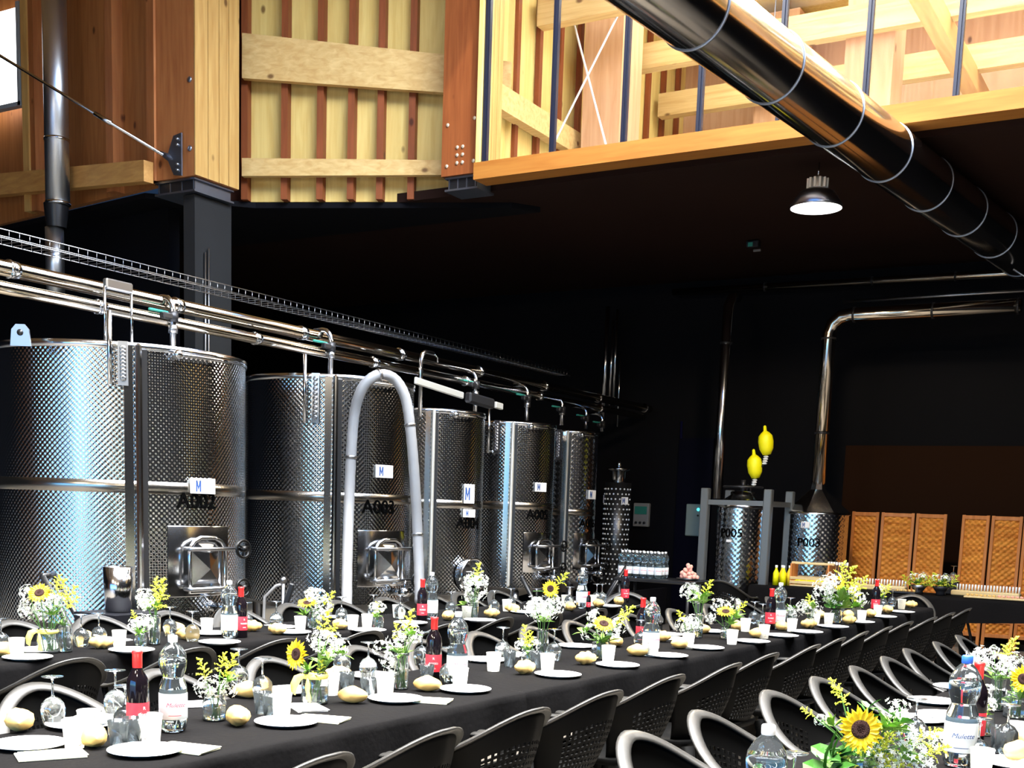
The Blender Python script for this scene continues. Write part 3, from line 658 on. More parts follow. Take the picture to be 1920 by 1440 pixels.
# still P003 with hood and chimney
def z_at(px,py,y): return aty(px,py,y).z
y=15.0; c=aty(1528,1000,y); d=math.hypot(c.x,c.y); Rr=57/2200*d*math.cos(0); cx,cy=c.x,c.y
zt=aty(1528,960,y-Rr).z; z0=.35
t=thing('steel_still_tank','steel tank P003 with conical hood and chimney beside the wicker screens','tank',(cx,cy,z0))
b=MB(); b.lathe([(Rr,0),(Rr,zt-z0)],64); b.build('shell',TANKC,t,fix=False)
b=MB(); b.lathe([(Rr+.015,zt-z0-.03),(Rr+.015,zt-z0),(Rr-.02,zt-z0)],64); b.build('top_rim',STEEL,t)
zc=aty(1524,918,y).z
b=MB(); b.lathe([(Rr+.03,zt-z0),(.10,zc-z0),(.085,zc-z0+.1)],8,smooth=False); b.build('conical_hood',STEEL,t)
for k in range(4):
    a=PI/4+k*PI/2; b=MB(); b.cyl((math.cos(a)*(Rr-.05),math.sin(a)*(Rr-.05),-z0+.005),(math.cos(a)*(Rr-.05),math.sin(a)*(Rr-.05),0),.025,8); b.build('leg',STEELD,t)
text_on_cyl('tank_number','P003',.15,Rr+.003,cylhit(cx,cy,Rr,1516,1018)[0],cylhit(cx,cy,Rr,1516,1018)[1]-z0,BLKI,t,.0012)
card(t,Rr,cx,cy,z0,1503,978,1519,990)
zh=aty(1700,585,15.0).z; top=[Vector((cx,cy,zc+.05)),Vector((cx,cy,zh-.22)),Vector((cx+.04,cy,zh-.10)),Vector((cx+.13,cy,zh-.02)),Vector((cx+.26,cy,zh)),Vector((aty(1915,573,15).x,cy,zh))]
wpipe('bright steel chimney rising from tank P003 and bending right',top,.085,STEELW,'chimney_pipe','pipe',((0,.35),(0,.97),(4,.02),(4,.5),(4,.985)))
# tank P005 in stand
y=14.3; c=aty(1388,1000,y); d=math.hypot(c.x,c.y); Rr=43/2200*d; cx,cy=c.x,c.y; z0=.55; zt=aty(1388,943,y-Rr).z
t=thing('steel_pressure_tank','steel tank P005 with herringbone shell standing inside a square steel frame','tank',(cx,cy,z0))
b=MB(); b.lathe([(Rr,0),(Rr,zt-z0-.08)],64); b.build('shell',TANKC,t,fix=False)
b=MB(); b.lathe([(Rr,zt-z0-.08),(Rr,zt-z0-.03),(Rr-.06,zt-z0+.04),(.15,zt-z0+.10),(.15,zt-z0+.14),(.001,zt-z0+.16)],64); b.build('domed_lid',STEEL,t)
b=MB(); b.lathe([(.05,-.18),(Rr-.05,-.04),(Rr,0)],48); b.build('bottom_cone',STEELD,t)
text_on_cyl('tank_number','P005',.155,Rr+.003,cylhit(cx,cy,Rr,1370,1000)[0],cylhit(cx,cy,Rr,1370,1000)[1]-z0,BLKI,t,.0012)
b=MB(); inframe(b.box((0,.006,0),(.07,.006,.03)),Rr,cylhit(cx,cy,Rr,1367,1014)[0],cylhit(cx,cy,Rr,1367,1014)[1]-z0); b.build('small_label',WHITE,t)
b=MB(); zz=zt-z0+.2
b.tube([(.24*math.cos(2*PI*k/20),.24*math.sin(2*PI*k/20),zz) for k in range(20)],.014,6,True)
for k in range(4): a=k*PI/2+.3; b.cyl((0,0,zz+.02),(.24*math.cos(a),.24*math.sin(a),zz),.010,6)
b.cyl((0,0,zz-.06),(0,0,zz+.09),.03,10); b.build('lid_wheel',DKMET,t)
t=thing('tank_stand','square steel frame with four posts around tank P005','stand',(cx,cy,0))
hx=.46; zp=aty(1318,915,y-.4).z; zb=zp-.17
PX=[(aty(1322,950,y-.42).x-cx,-.42),(aty(1440,950,y-.42).x-cx,-.42),(aty(1322,950,y-.42).x-cx,.42),(aty(1440,950,y-.42).x-cx,.42)]
for x_,y_ in PX:
    b=MB(); b.rbox((x_,y_,zp/2),(.10,.10,zp),.01); b.build('post',mat('stand_steel',(.16,.17,.17),.4,.5),t)
for (a,b_) in ((0,1),(2,3),(0,2),(1,3)):
    m_=[(PX[a][k]+PX[b_][k])/2 for k in (0,1)]; w=abs(PX[a][0]-PX[b_][0])+.02; h=abs(PX[a][1]-PX[b_][1])+.02
    for zz in (zb,.5):
        q=MB(); q.box((m_[0],m_[1],zz),(max(w-.1,.06),max(h-.1,.06),.06)); q.build('cross_bar',MATS['stand_steel'],t)
# two yellow caps on stalks
for k,(px,py,yb) in enumerate(((1436,828,930),(1415,872,930))):
    p=aty(px,py,14.35); pb=aty(1405-8*k,yb+3,14.35)
    t=thing('yellow_valve_cap',['upper yellow fabric cap on a bent stalk above tank P005','lower yellow fabric cap on a stalk above tank P005'][k],'valve cap',(p.x,p.y,p.z))
    b=MB(); b.lathe([(.001,-.17),(.05,-.16),(.085,-.09),(.095,.0),(.085,.07),(.05,.11),(.022,.13),(.018,.19),(.001,.2)],16,(0,0,0),Matrix.Rotation(R(-8),3,'Y')); b.build('cap',YEL,t)
    b=MB()
    for j in range(4): b.lathe([(.02,0),(.035,.012),(.02,.024)],10,(.005*j,0,-.28+.028*j))
    b.build('spring_collar',CAPW,t)
    b=MB(); b.tube([(0,0,-.2),(-.01,0,-.28),(pb.x-p.x+.03,0,(pb.z-p.z)*.6),(pb.x-p.x,0,pb.z-p.z)],.012,6); b.build('stalk',DKMET,t)
# cylinder with rivets and switch cabinet etc.
y=15.2; c=aty(1155,1000,y); d=math.hypot(c.x,c.y); Rr=24/2200*d; cx,cy=c.x,c.y; z0=.3; zt=aty(1155,905,y).z
t=thing('filter_column','dark filter column covered in bright rivets beside the narrowest tank','filter',(cx,cy,z0))
b=MB(); b.lathe([(Rr,0),(Rr,zt-z0)],40,capt=True,capb=True); b.build('shell',mat('dark_steel_shell',(.08,.08,.08),.35,.9),t)
b=MB(); b.lathe([(Rr*.5,zt-z0),(Rr*.55,zt-z0+.16),(Rr*.9,zt-z0+.18),(Rr*.9,zt-z0+.2),(.001,zt-z0+.2)],32); b.cyl((0,0,zt-z0+.2),(0,0,zt-z0+.3),.04,12); b.build('cap_fitting',STEEL,t)
b=MB()
for i in range(20):
    for j in range(9):
        a=-PI/2-1.2+(j+.5*(i%2))*.33; b.ball((Rr*math.cos(a)*1.01,Rr*math.sin(a)*1.01,.25+i*.07),.013,5)
b.build('rivets',CAPW,t)
for k in range(3):
    a=k*2*PI/3; b=MB(); b.cyl((math.cos(a)*(Rr-.05),math.sin(a)*(Rr-.05),-z0+.005),(math.cos(a)*(Rr-.05),math.sin(a)*(Rr-.05),0.0),.025,8); b.build('leg',STEELD,t)
card(t,Rr,cx,cy,z0,1121,928,1133,943); card(t,Rr,cx,cy,z0,1164,932,1176,946)
b=handwheel(.1); b.v=[(v[0]-.1,v[1]-Rr-.12,v[2]+.35) for v in b.v]; b.build('hand_wheel',BLKPL,t)
p=aty(1190,965,16.6); t=thing('control_panel','small grey control panel with green display on the back wall','panel',(p.x,16.86,p.z-.18))
MB().rbox((0,0,.18),(.26,.08,.36),.01).build('housing',mat('panel_grey',(.25,.26,.26),.5),t); MB().box((0,-.044,.25),(.2,.012,.12)).build('display',TEAL,t)
for k in range(3):
    b=MB(); b.cyl((-.07+.07*k,-.04,.06),(-.07+.07*k,-.06,.06),.02,10); b.build('knob',BLKPL,t)
p=aty(1294,975,16.6); t=thing('switch_cabinet','pale grey wall cabinet with teal lamp left of the P005 frame','cabinet',(p.x,16.84,p.z-.24))
MB().rbox((0,0,.24),(.30,.12,.48),.012).build('housing',LGREY,t); b=MB(); b.lathe([(.001,.02),(.02,.012),(.024,0)],12,(.05,-.065,.40),Matrix.Rotation(PI/2,3,'X')); b.build('indicator_lamp',mat('teal_lamp',(.1,.7,.8),.3,emit=(.1,.8,.9,1.5)),t)
b=MB(); b.cyl((.05,-.06,.31),(.05,-.075,.31),.014,10); b.build('lock',BLKPL,t)
# faint brown panel on the back wall right
struct('wall_back_brown_panel',MB().box((aty(1760,900,16.8).x,16.875,1.3),(2.6,.05,2.6)),BRICK)
struct('trim_31',MB().box((aty(1300,900,16.8).x,16.87,1.4),(.55,.06,2.6)),NAVY)  # navy sheet, a faint blue glow on the wall put into colour

# machinery in front of tanks
def pump(px,py,dist,label,flip=1,s=1.):
    p=atd(px,py,dist); t=thing('transfer_pump',label,'pump',(p.x,p.y,0),YAW)
    b=MB(); b.rbox((0,0,.10*s),(.6*s,.34*s,.05),.01); b.build('trolley_base',DKMET,t)
    for sx in(-1,1):
        for sy in (-1,1):
            b=MB(); b.cyl((sx*.22*s,sy*.17*s-.02,.06),(sx*.22*s,sy*.17*s+.02,.06),.06,14); b.build('wheel',BLKPL,t)
    b=MB(); b.cyl((-.2*s,0,.30*s),(.12*s,0,.30*s),.13*s,20); b.build('motor',STEELD,t)
    b=MB(); b.lathe([(.11*s,-.06),(.14*s,-.03),(.14*s,.05),(.06*s,.09),(.001,.09)],24,(.2*s,0,.30*s),Matrix.Rotation(PI/2,3,'Y')); b.cyl((.2*s,0,.4*s),(.2*s,0,.62*s),.035*s,12); b.build('pump_head',STEEL,t)
    b=MB(); b.cyl((.25*s*flip,-.1,.12),(-.22*s*flip,-.1,1.0*s),.022,8); b.cyl((.25*s*flip,.1,.12),(-.22*s*flip,.1,1.0*s),.022,8); b.cyl((-.22*s*flip,-.1,1.0*s),(-.22*s*flip,.1,1.0*s),.022,8); b.build('push_handle',BLKPL,t)
    return t
pump(152,1160,8.6,'black and steel pump trolley at the foot of tank A002, with a slanting handle')
pump(1010,1130,12.4,'steel pump trolley at the foot of tank A005',1,.85)
pump(1140,1110,14.2,'dark pump trolley below the riveted filter column',-1,.95)
p=atd(222,1128,8.35); t=thing('steel_bucket','small steel bucket at the foot of tank A002 beside the slanting pump handle','bucket',(p.x,p.y,.0))
zz=atd(222,1146,8.35).z
b=MB(); b.lathe([(.001,zz),(.085,zz),(.10,zz+.30),(.092,zz+.30),(.08,zz+.02)],28); b.build('body',STEEL,t)
b=MB(); b.tube([(.10*math.cos(a),0,zz+.30-.12*math.sin(a)) for a in [PI*k/10 for k in range(11)]],.006,6); b.build('bail_handle',STEEL,t)
b=MB(); b.box((0,0,zz/2),(.4,.4,zz-.01)); b.build('stand_block',PLIN,t)
def valve_stand(px,py,dist,label):
    p=atd(px,py,dist); t=thing('sampling_valve',label,'valve',(p.x,p.y,0),YAW); H=p.z
    b=MB(); b.cyl((0,0,0.0),(0,0,H),.018,10); b.ball((0,0,H),.032,10); b.build('valve_body',STEELD,t)
    b=MB(); b.tube([(0,0,H-.03),(-.06,0,H-.05),(-.16,0,H-.15),(-.17,0,H-.35),(-.15,0,H-.6)],.014,8); b.build('thin_hose',HOSE,t)
    b=MB(); b.rbox((.05,0,H-.12),(.05,.05,.2),.01,Matrix.Rotation(.3,3,'Y')); b.build('grip',BLKPL,t)
valve_stand(531,1088,10.4,'small sampling valve with thin hose loop below tank A003')
# stacked drinks table
def water_table():
    a=aty(1180,1085,13.0); c=aty(1300,1090,13.0); zt=.78
    cx=(a.x+c.x)/2; yy=None
    p=atz(1240,1084,.80); t=thing('side_table','small dark serving table carrying packed water bottles, left of the P005 frame','table',(p.x,p.y,0))
    MB().rbox((0,0,.775),(1.0,.55,.04),.01).build('tabletop',BLKPL,t)
    for sx in(-1,1):
        for sy in(-1,1):
            b=MB(); b.cyl((sx*.44,sy*.22,0),(sx*.44,sy*.22,.76),.02,8); b.build('leg',DKMET,t)
    return p
WT=water_table()
# wicker folding screens
def weave(w,h,nx,nz):
    b=MB(); vs=[];fs=[]; sx=nx*4; sz=nz*4
    for j in range(sz+1):
        for i in range(sx+1):
            u=i/4*PI; v=j/4; row=int(j//4)
            q=math.sin(u+ (row%2)*PI)*.012; e=(j%4==0)
            vs.append(Vector((-w/2+w*i/sx,(-q if not e else 0),h*j/sz)))
    for j in range(sz):
        for i in range(sx): fs.append((j*(sx+1)+i,j*(sx+1)+i+1,(j+1)*(sx+1)+i+1,(j+1)*(sx+1)+i))
    b.add(vs,fs,True); return b
def screen(label,edges,y,zig):
    x0=aty(edges[0][0],1050,y).x; x1=aty(edges[-1][1],1050,y).x
    t=thing('folding_screen',label,'screen',((x0+x1)/2,y,0)); H=1.68
    for i,(a,b_) in enumerate(edges):
        xa=aty(a,1050,y).x; xb=aty(b_,1050,y).x; w=xb-xa; cx=(xa+xb)/2-(x0+x1)/2
        ang=zig*(1 if i%2 else -1); M=Matrix.Rotation(ang,3,'Z'); c=Vector((cx,0,0))
        f=MB()
        for sx in(-1,1): f.rbox(c+M@Vector((sx*(w/2-.02),0,H/2)),(.04,.03,H),.005,M)
        for zz in (H-.03,.36,.18): f.rbox(c+M@Vector((0,0,zz)),(w-.06,.026,.05),.005,M)
        fo=f.build('screen_panel',WFRAME,t)
        g=weave(w-.08,H-.05-.20,7,40); g.v=[tuple(c+M@(Vector(v)+Vector((0,0,.2)))) for v in g.v]; g.build('wicker_weave',WICK,fo)
    return t
screen('left wicker folding screen of three orange brown panels, behind the buffet table',[(1591,1643),(1647,1708),(1711,1770)],15.9,.12)
screen('right wicker folding screen behind the long snack trays, cut by the picture edge',[(1797,1850),(1853,1911),(1913,1972)],15.8,.12)

# small pipe details: blue-black pipe column far dark etc.
o=MB().cyl(aty(1278,790,16.88),aty(1272,1010,16.88),.02,8).build('thin_conduit',mat('dark_blue_pipe',(.01,.01,.06),.4,.5)); tag(o,'thin dark blue conduit on the back wall left of the wall cabinet','conduit')
# ================================================================ tables
TZ=.752
ROWS={'near':dict(x0=-2.80,s=.046,w=.78,y0=.9,y1=11.85,n=6,name='middle'),
      'back':dict(x0=-5.16,s=.085,w=.70,y0=2.0,y1=9.3,n=4,name='back')}
def cloth(L,W,drop,end0,end1,seed):
    rnd=random.Random(seed); b=MB(); n=60; ph=[rnd.uniform(0,6.28) for _ in range(6)]
    def prof(t):
        y=L*t; w1=.012*math.sin(9*y+ph[0])+.008*math.sin(23*y+ph[1]); w2=.012*math.sin(8*y+ph[2])+.008*math.sin(19*y+ph[3])
        d1=drop+.03*math.sin(3.1*y+ph[4]); d2=drop+.03*math.sin(2.7*y+ph[5]); z=.0012*math.sin(14*y+ph[1])
        return [(-W/2-.03+w1,-d1),(-W/2-.02+w1*.7,-d1*.6),(-W/2-.010+w1*.3,-.035),(-W/2-.004,-.006),(-W/2+.012,z),(-W/4,z*1.5),(0,z),(W/4,-z),(W/2-.012,z),(W/2+.004,-.006),(W/2+.010+w2*.3,-.035),(W/2+.02+w2*.7,-d2*.6),(W/2+.03+w2,-d2)]
    rows=[]
    if end0: rows.append([(x,-.02+.01*math.sin(20*x),-drop if abs(x)<W/2-.02 else min(z,-drop*.8)) for x,z in prof(0)]); rows.append([(x,-.012,min(z,-.02)) for x,z in prof(0)])
    for i in range(n+1):
        rows.append([(x,L*i/n,z) for x,z in prof(i/n)])
    if end1: rows.append([(x,L+.012,min(z,-.02)) for x,z in prof(1)]); rows.append([(x,L+.02+.01*math.sin(20*x),-drop if abs(x)<W/2-.02 else min(z,-drop*.8)) for x,z in prof(1)])
    m_=len(rows[0]); vs=[Vector(p) for r in rows for p in r]; fs=[(i*m_+k,i*m_+k+1,(i+1)*m_+k+1,(i+1)*m_+k) for i in range(len(rows)-1) for k in range(m_-1)]
    b.add(vs,fs,True); return b
def folding_table(loc,rz,L,W,label,grp):
    t=thing('folding_table',label,'table',loc,rz,grp)
    MB().rbox((0,L/2,.725),(W-.02,L-.02,.036),.008).build('tabletop',TTOP,t)
    for yy in (.22,L-.22):
        for s in(-1,1):
            b=MB(); b.cyl((s*(W/2-.08),yy,0),(s*(W/2-.1),yy,.71),.014,8); b.build('leg',DKMET,t)
    return t
ORD=['nearest','second','third','fourth','fifth','sixth']
def table_row(cfg,wname,tl):
    th=math.atan(cfg['s']); n=cfg['n']; L=(cfg['y1']-cfg['y0'])/n/math.cos(th)
    for i in range(n):
        y=cfg['y0']+(cfg['y1']-cfg['y0'])*i/n; x=cfg['x0']+cfg['s']*y+cfg.get('side',-1)*cfg['w']/2
        o=ORD[i] if i<n-1 else 'farthest'
        folding_table((x,y,0),-th,L,cfg['w'],'%s folding table of the %s row, under black cloth'%(o,wname),'folding tables of the %s row'%wname)
        c=cloth(L,cfg['w'],.26,i==0,i==n-1,i*7+len(wname)).build('tablecloth',CLOTH); c.location=(x,y,.7515); c.rotation_euler=(0,0,-th)
        tag(c,'black tablecloth draped over the %s table of the %s row'%(o,wname),'tablecloth','black tablecloths of the %s row'%wname)
table_row(ROWS['near'],'middle',0); table_row(ROWS['back'],'back',0)
ROWC=dict(x0=-1.36,s=.05,w=.78,y0=2.6,y1=8.6,n=3,side=1); table_row(ROWC,'right',0)

# ================================================================ chairs
def chair_proto():
    t=thing('resin_armchair','', 'chair')
    # rim path (front is +X)
    def rim(u):   # u -1..1 left arm front .. right arm front
        a=u*R(112); s=abs(u)
        rx=.285; ry=.285
        x=-rx*math.cos(a)+.0; y=ry*math.sin(a)
        if s>.80: x+= (s-.80)*.75
        z=.82-.19*(1-math.cos(min(1,s/.85)*PI))/2 - max(0,s-.85)*.10
        x-= .06*max(0,1-s*1.3)
        return Vector((x,y,z))
    N=36; P=[rim(-1+2*i/N) for i in range(N+1)]
    b=MB(); b.tube(P,.019,10,sx=1.5,sy=.5); 
    b.ball(P[0],.019,6);b.ball(P[-1],.019,6); b.build('back_rim',CHAIR,t)
    # back panel lattice between seat line and rim, u in [-.62,.62]
    nu,nv=28,14; b=MB(); TH=.006
    def S(i,j):
        u=-.62+1.24*i/nu; top=rim(u); a=u*R(100); bot=Vector((-.205*math.cos(a)-.0,.215*math.sin(a),.43)); f=j/nv
        p=bot.lerp(top,f); p.x-= .03*math.sin(f*PI)*(1-abs(u)); return p
    for i in range(nu):
        for j in range(nv):
            q=[S(i,j),S(i+1,j),S(i+1,j+1),S(i,j+1)]; c=sum(q,Vector())/4
            edge=i<5 or i>=nu-5 or j<1 or j>=nv-4
            if edge: b.add(q,[(0,1,2,3)],True)
            else:
                k=.50 if (i+j)%2 else .62
                inn=[c+(p-c)*k for p in q]; b.add(q+inn,[(0,1,5,4),(1,2,6,5),(2,3,7,6),(3,0,4,7)],False)
    o=b.build('backrest',CHAIRD,t)
    import bmesh
    bm=bmesh.new(); bm.from_mesh(o.data); bmesh.ops.remove_doubles(bm,verts=bm.verts,dist=.0004); bmesh.ops.recalc_face_normals(bm,faces=bm.faces); bm.to_mesh(o.data); bm.free(); solidify(o,TH)
    # seat
    b=MB(); n=28; rings=[]
    def sx(r,z):
        out=[]
        for k in range(n):
            a=2*PI*k/n; c_,s_=math.cos(a),math.sin(a); e=.55
            out.append(Vector((.02+.235*r*math.copysign(abs(c_)**e,c_),.235*r*math.copysign(abs(s_)**e,s_),z)))
        return out
    L=[sx(.01,.412),sx(.5,.414),sx(.85,.425),sx(.97,.436),sx(1.0,.425),sx(.98,.40),sx(.9,.395),sx(.01,.395)]
    vs=[v for r in L for v in r]; fs=[(i*n+k,i*n+(k+1)%n,(i+1)*n+(k+1)%n,(i+1)*n+k) for i in range(len(L)-1) for k in range(n)]
    b.add(vs,fs,True); b.build('seat',CHAIRD,t)
    for s in(-1,1):
        b=MB(); e=rim(s*1.0); b.tube([(.26,s*.285,0.0),(.225,s*.26,.40),(e.x-.02,e.y,e.z-.01)],[.02,.026,.022],8,sx=1.3); b.build('leg',CHAIRD,t)
        b=MB(); b.tube([(-.29,s*.25,0.0),(-.20,s*.20,.41)],[.02,.03],8,sx=1.3); b.build('leg',CHAIRD,t)
        b=MB(); e2=rim(s*.8); b.tube([e2-Vector((0,0,.01)),(-.02,s*.245,.43)],[.016,.02],6,sx=1.6); b.build('arm_support',CHAIRD,t)
    return t
CH=chair_proto(); used=[]
def nth(i):
    return ['first','second','third','fourth','fifth','sixth','seventh','eighth','ninth','tenth','eleventh','twelfth','thirteenth','fourteenth','fifteenth','sixteenth','seventeenth'][i]
def chairs(ys,cfg,off,facing,side,rowname,label=None):
    th=math.atan(cfg['s'])
    for i,y in enumerate(ys):
        x=cfg['x0']+cfg['s']*y+off
        rz=(PI if facing<0 else 0)-th+random.uniform(-.06,.06)
        lab='dark resin armchair on the %s side of the %s row, %s from its near end'%(side,rowname,nth(i))
        place(used,CH,(x+random.uniform(-.02,.02),y,0),rz,lab,'armchairs on the %s side of the %s row'%(side,rowname))
nc=ROWS['near']; bc=ROWS['back']
chairs([2.05,2.68,3.24,3.82,4.42,5.07,5.68,6.28,6.88,7.43,7.96,8.5,9.1,9.7,10.35,11.0],nc,.17,-1,'aisle','middle')
chairs([2.3,2.9,3.5,4.12,4.78,5.3,5.85,6.42,6.98,7.85,8.5,9.2,9.87,10.6],nc,-.78-.06,1,'tank','middle')
chairs([2.45,3.0,3.56,4.2,4.82,5.5,6.2,6.85,7.45,8.1,8.75],bc,.17,-1,'inner','back')
chairs([4.25,4.81,5.34,5.88,6.42,6.92,7.45,8.0,8.45,8.95],bc,-.70-.03,1,'tank','back')
chairs([3.55,4.12,4.80,5.40,5.98,6.52,7.05,7.62,8.2],ROWC,-.10,1,'aisle','right')
p=atz(1700,1121,.82); place(used,CH,(p.x-.05,12.15,0),-PI/2-.05,'dark resin armchair at the far head of the middle row, facing the camera','single chairs at table heads')
p=atz(1190,1120,.82); place(used,CH,(p.x-.1,p.y+.1,0),-PI/2+.5,'dark resin armchair at the far head of the back row, below the drinks table','single chairs at table heads')
p=aty(1367,1083,13.15); place(used,CH,(p.x,13.15,0),PI/2,'black armchair with its solid back turned, standing in front of tank P005','single chairs at table heads')
place(used,CH,(-.62,8.95,0),-PI/2+.2,'dark resin armchair at the far head of the right row, at the picture edge','single chairs at table heads')

# ================================================================ tableware prototypes
def p_glass():
    t=thing('wine_glass','','glass')
    o=[(.033,0.0),(.040,.03),(.0425,.055),(.038,.075),(.024,.092),(.008,.100),(.004,.108),(.0035,.155),(.006,.165),(.036,.170),(.038,.172),(.001,.172)]
    i=[(.001,.0965),(.020,.0905),(.0355,.074),(.0405,.055),(.038,.03),(.0315,0.0)]
    b=MB(); b.lathe(o[::-1]+[] ,24); b.lathe(i,24); b.lathe([(.0315,0),(.033,0)],24); b.build('bowl_and_stem',GLASS,t); return t
def p_tumbler():
    t=thing('plastic_tumbler','','tumbler'); b=MB(); b.lathe([(.001,.0),(.026,.0),(.035,.085),(.0335,.085),(.0245,.004),(.001,.004)],20); b.build('cup_wall',PET,t); return t
def p_cup():
    t=thing('paper_cup','','cup'); b=MB(); b.lathe([(.001,.003),(.028,.003),(.028,0),(.0295,.0),(.038,.088),(.040,.091),(.038,.094),],24); b.build('cup_wall',CUPM,t)
    d=MB(); rr=random.Random(3)
    for k in range(46):
        a=rr.uniform(0,2*PI); z=.012+.07*rr.random()**1.3; r=.0296+(.038-.0296)*z/.088+.0004; M=Matrix.Rotation(a,3,'Z')@Matrix.Rotation(PI/2,3,'Y'); d.lathe([(.0018,0),(.001,.0004)],6,(r*math.cos(a),r*math.sin(a),z),M,capt=True)
    d.build('printed_dots',DOT,t); return t
def p_plate():
    t=thing('paper_plate','','plate'); b=MB(); b.lathe([(.001,.0),(.075,.0),(.105,.011),(.117,.013),(.117,.015),(.104,.0135),(.075,.0035),(.001,.0035)],36); b.build('plate_body',WHITE,t)
    d=MB(); rr=random.Random(5)
    for k in range(40):
        a=rr.uniform(0,2*PI); r=rr.uniform(.078,.103); z=.0035+(r-.075)/.029*.010+.0006; d.lathe([(.0022,0),(.001,.0003)],6,(r*math.cos(a),r*math.sin(a),z),None,capt=True)
    d.build('printed_dots',DOT,t); return t
def p_napkin(yel):
    t=thing('paper_napkin','','napkin'); b=MB(); b.rbox((0,0,.003),(.20,.12,.005),.001); b.rbox((.008,.004,.0075),(.19,.115,.003),.001,Matrix.Rotation(.05,3,'Z')); b.build('folded_paper',CREAM if yel else WHITE,t); return t
def p_bread(v):
    t=thing('bread_roll','','bread roll'); b=MB(); n=20; m_=14; vs=[]; rr=random.Random(v)
    for i in range(n+1):
        u=i/n; x=(u-.5)*.13; r=.041*math.sin(PI*min(1,max(0,u)))**.55
        if v==2: r*=1+.10*math.sin(u*PI*7)
        for k in range(m_):
            a=2*PI*k/m_; bump=1+.05*math.sin(3*a+u*8*v)+(.045*math.sin(4*a+2+u*14)+.03*math.sin(9*a+u*5) if v==1 else 0)
            vs.append(Vector((x,r*bump*math.cos(a),.029+ .84*r*bump*math.sin(a))))
    fs=[(i*m_+k,i*m_+(k+1)%m_,(i+1)*m_+(k+1)%m_,(i+1)*m_+k) for i in range(n) for k in range(m_)]
    b.add(vs,fs,True); mn=min(v_.z for v_ in vs); b.v=[(q[0],q[1],q[2]-mn) for q in b.v]; b.build('crust',BREAD,t)
    if v==2:
        s=MB(); s.tube([(.045+.010*math.cos(k*.7)*(1-k/14),.016*math.cos(k*.7)*(1-k/14)+.0,.030+.016*math.sin(k*.7)*(1-k/14)) for k in range(13)],.005,6); s.build('coiled_end',BREAD,t)
    return t
def p_wine():
    t=thing('wine_bottle','','wine bottle'); b=MB(); b.lathe([(.001,0),(.034,0),(.037,.004),(.037,.185),(.034,.205),(.020,.232),(.0145,.245),(.0145,.298),(.001,.298)],28); b.build('bottle_glass',WINE,t)
    b=MB(); b.lathe([(.0152,.238),(.0165,.25),(.0165,.288),(.018,.29),(.018,.299),(.001,.301)],20); b.build('red_capsule',REDC,t)
    b=MB(); b.lathe([(.0376,.045),(.0378,.046),(.0378,.125),(.0376,.126)],32); lb=b.build('red_label',REDL,t)
    for z,h,s in ((.108,.012,'R'),(.085,.010,'ROSSO'),(.062,.006,'VINO')):
        text_on_cyl('label_print',s if s!='R' else 'R',h*1.3,.0376,0,z,WHITE,lb,None or 0,.0003)
    return t
def p_water(blue=False):
    t=thing('water_bottle','','water bottle'); b=MB()
    o=[(.001,.006),(.025,.0),(.040,.004),(.046,.018),(.047,.045),(.048,.14),(.046,.165),(.036,.190),(.036,.197),(.045,.222),(.048,.250),(.045,.275),(.030,.300),(.016,.314),(.014,.325),(.001,.325)]
    b.lathe(o,28); b.build('bottle_body',PET,t)
    b=MB(); b.lathe([(.001,.01),(.038,.01),(.043,.02),(.0445,.045),(.0455,.14),(.0435,.163),(.034,.189),(.034,.197),(.0425,.222),(.0455,.250),(.043,.262),(.001,.262)],24); b.build('water',WATER,t)
    b=MB(); b.lathe([(.0485,.048),(.0492,.05),(.0492,.137),(.0485,.139)],32); lb=b.build('paper_label',LABEL,t)
    text_on_cyl('label_script','Mulette',.021,.0490,.05,.10,REDI if not blue else BLUEI,lb,0,.0003,.35)
    b=MB(); b.lathe([(.0478+.0016,.062),(.0496,.064)],32,a0=-.45,a1=.45); b.build('label_stripe',REDI if not blue else BLUEI,lb)
    b=MB(); b.lathe([(.0155,.315),(.0165,.318),(.0165,.336),(.014,.339),(.001,.339)],20); b.build('screw_cap',BLUEC if blue else CAPW,t)
    for z in (.035,.205,.232,.268):
        pass
    return t
PRO={'glass':p_glass(),'tumbler':p_tumbler(),'cup':p_cup(),'plate':p_plate(),'napkin':p_napkin(0),'ynapkin':p_napkin(1),'bread':p_bread(1),'roll':p_bread(2),'wine':p_wine(),'water':p_water(),'bwater':p_water(True)}
USED={k:[] for k in PRO}
LOOK={'glass':'upturned wine glass','tumbler':'clear plastic tumbler','cup':'dotted paper cup','plate':'white paper plate','napkin':'folded paper napkin','ynapkin':'pale yellow paper napkin','bread':'crusty bread roll','roll':'coiled bread roll'}
PLUR={'glass':'upturned wine glasses','tumbler':'clear tumblers','cup':'paper cups','plate':'paper plates','napkin':'paper napkins','ynapkin':'yellow napkins','bread':'bread rolls','roll':'coiled bread rolls','wine':'wine bottles','water':'water bottles','bwater':'blue capped water bottles'}

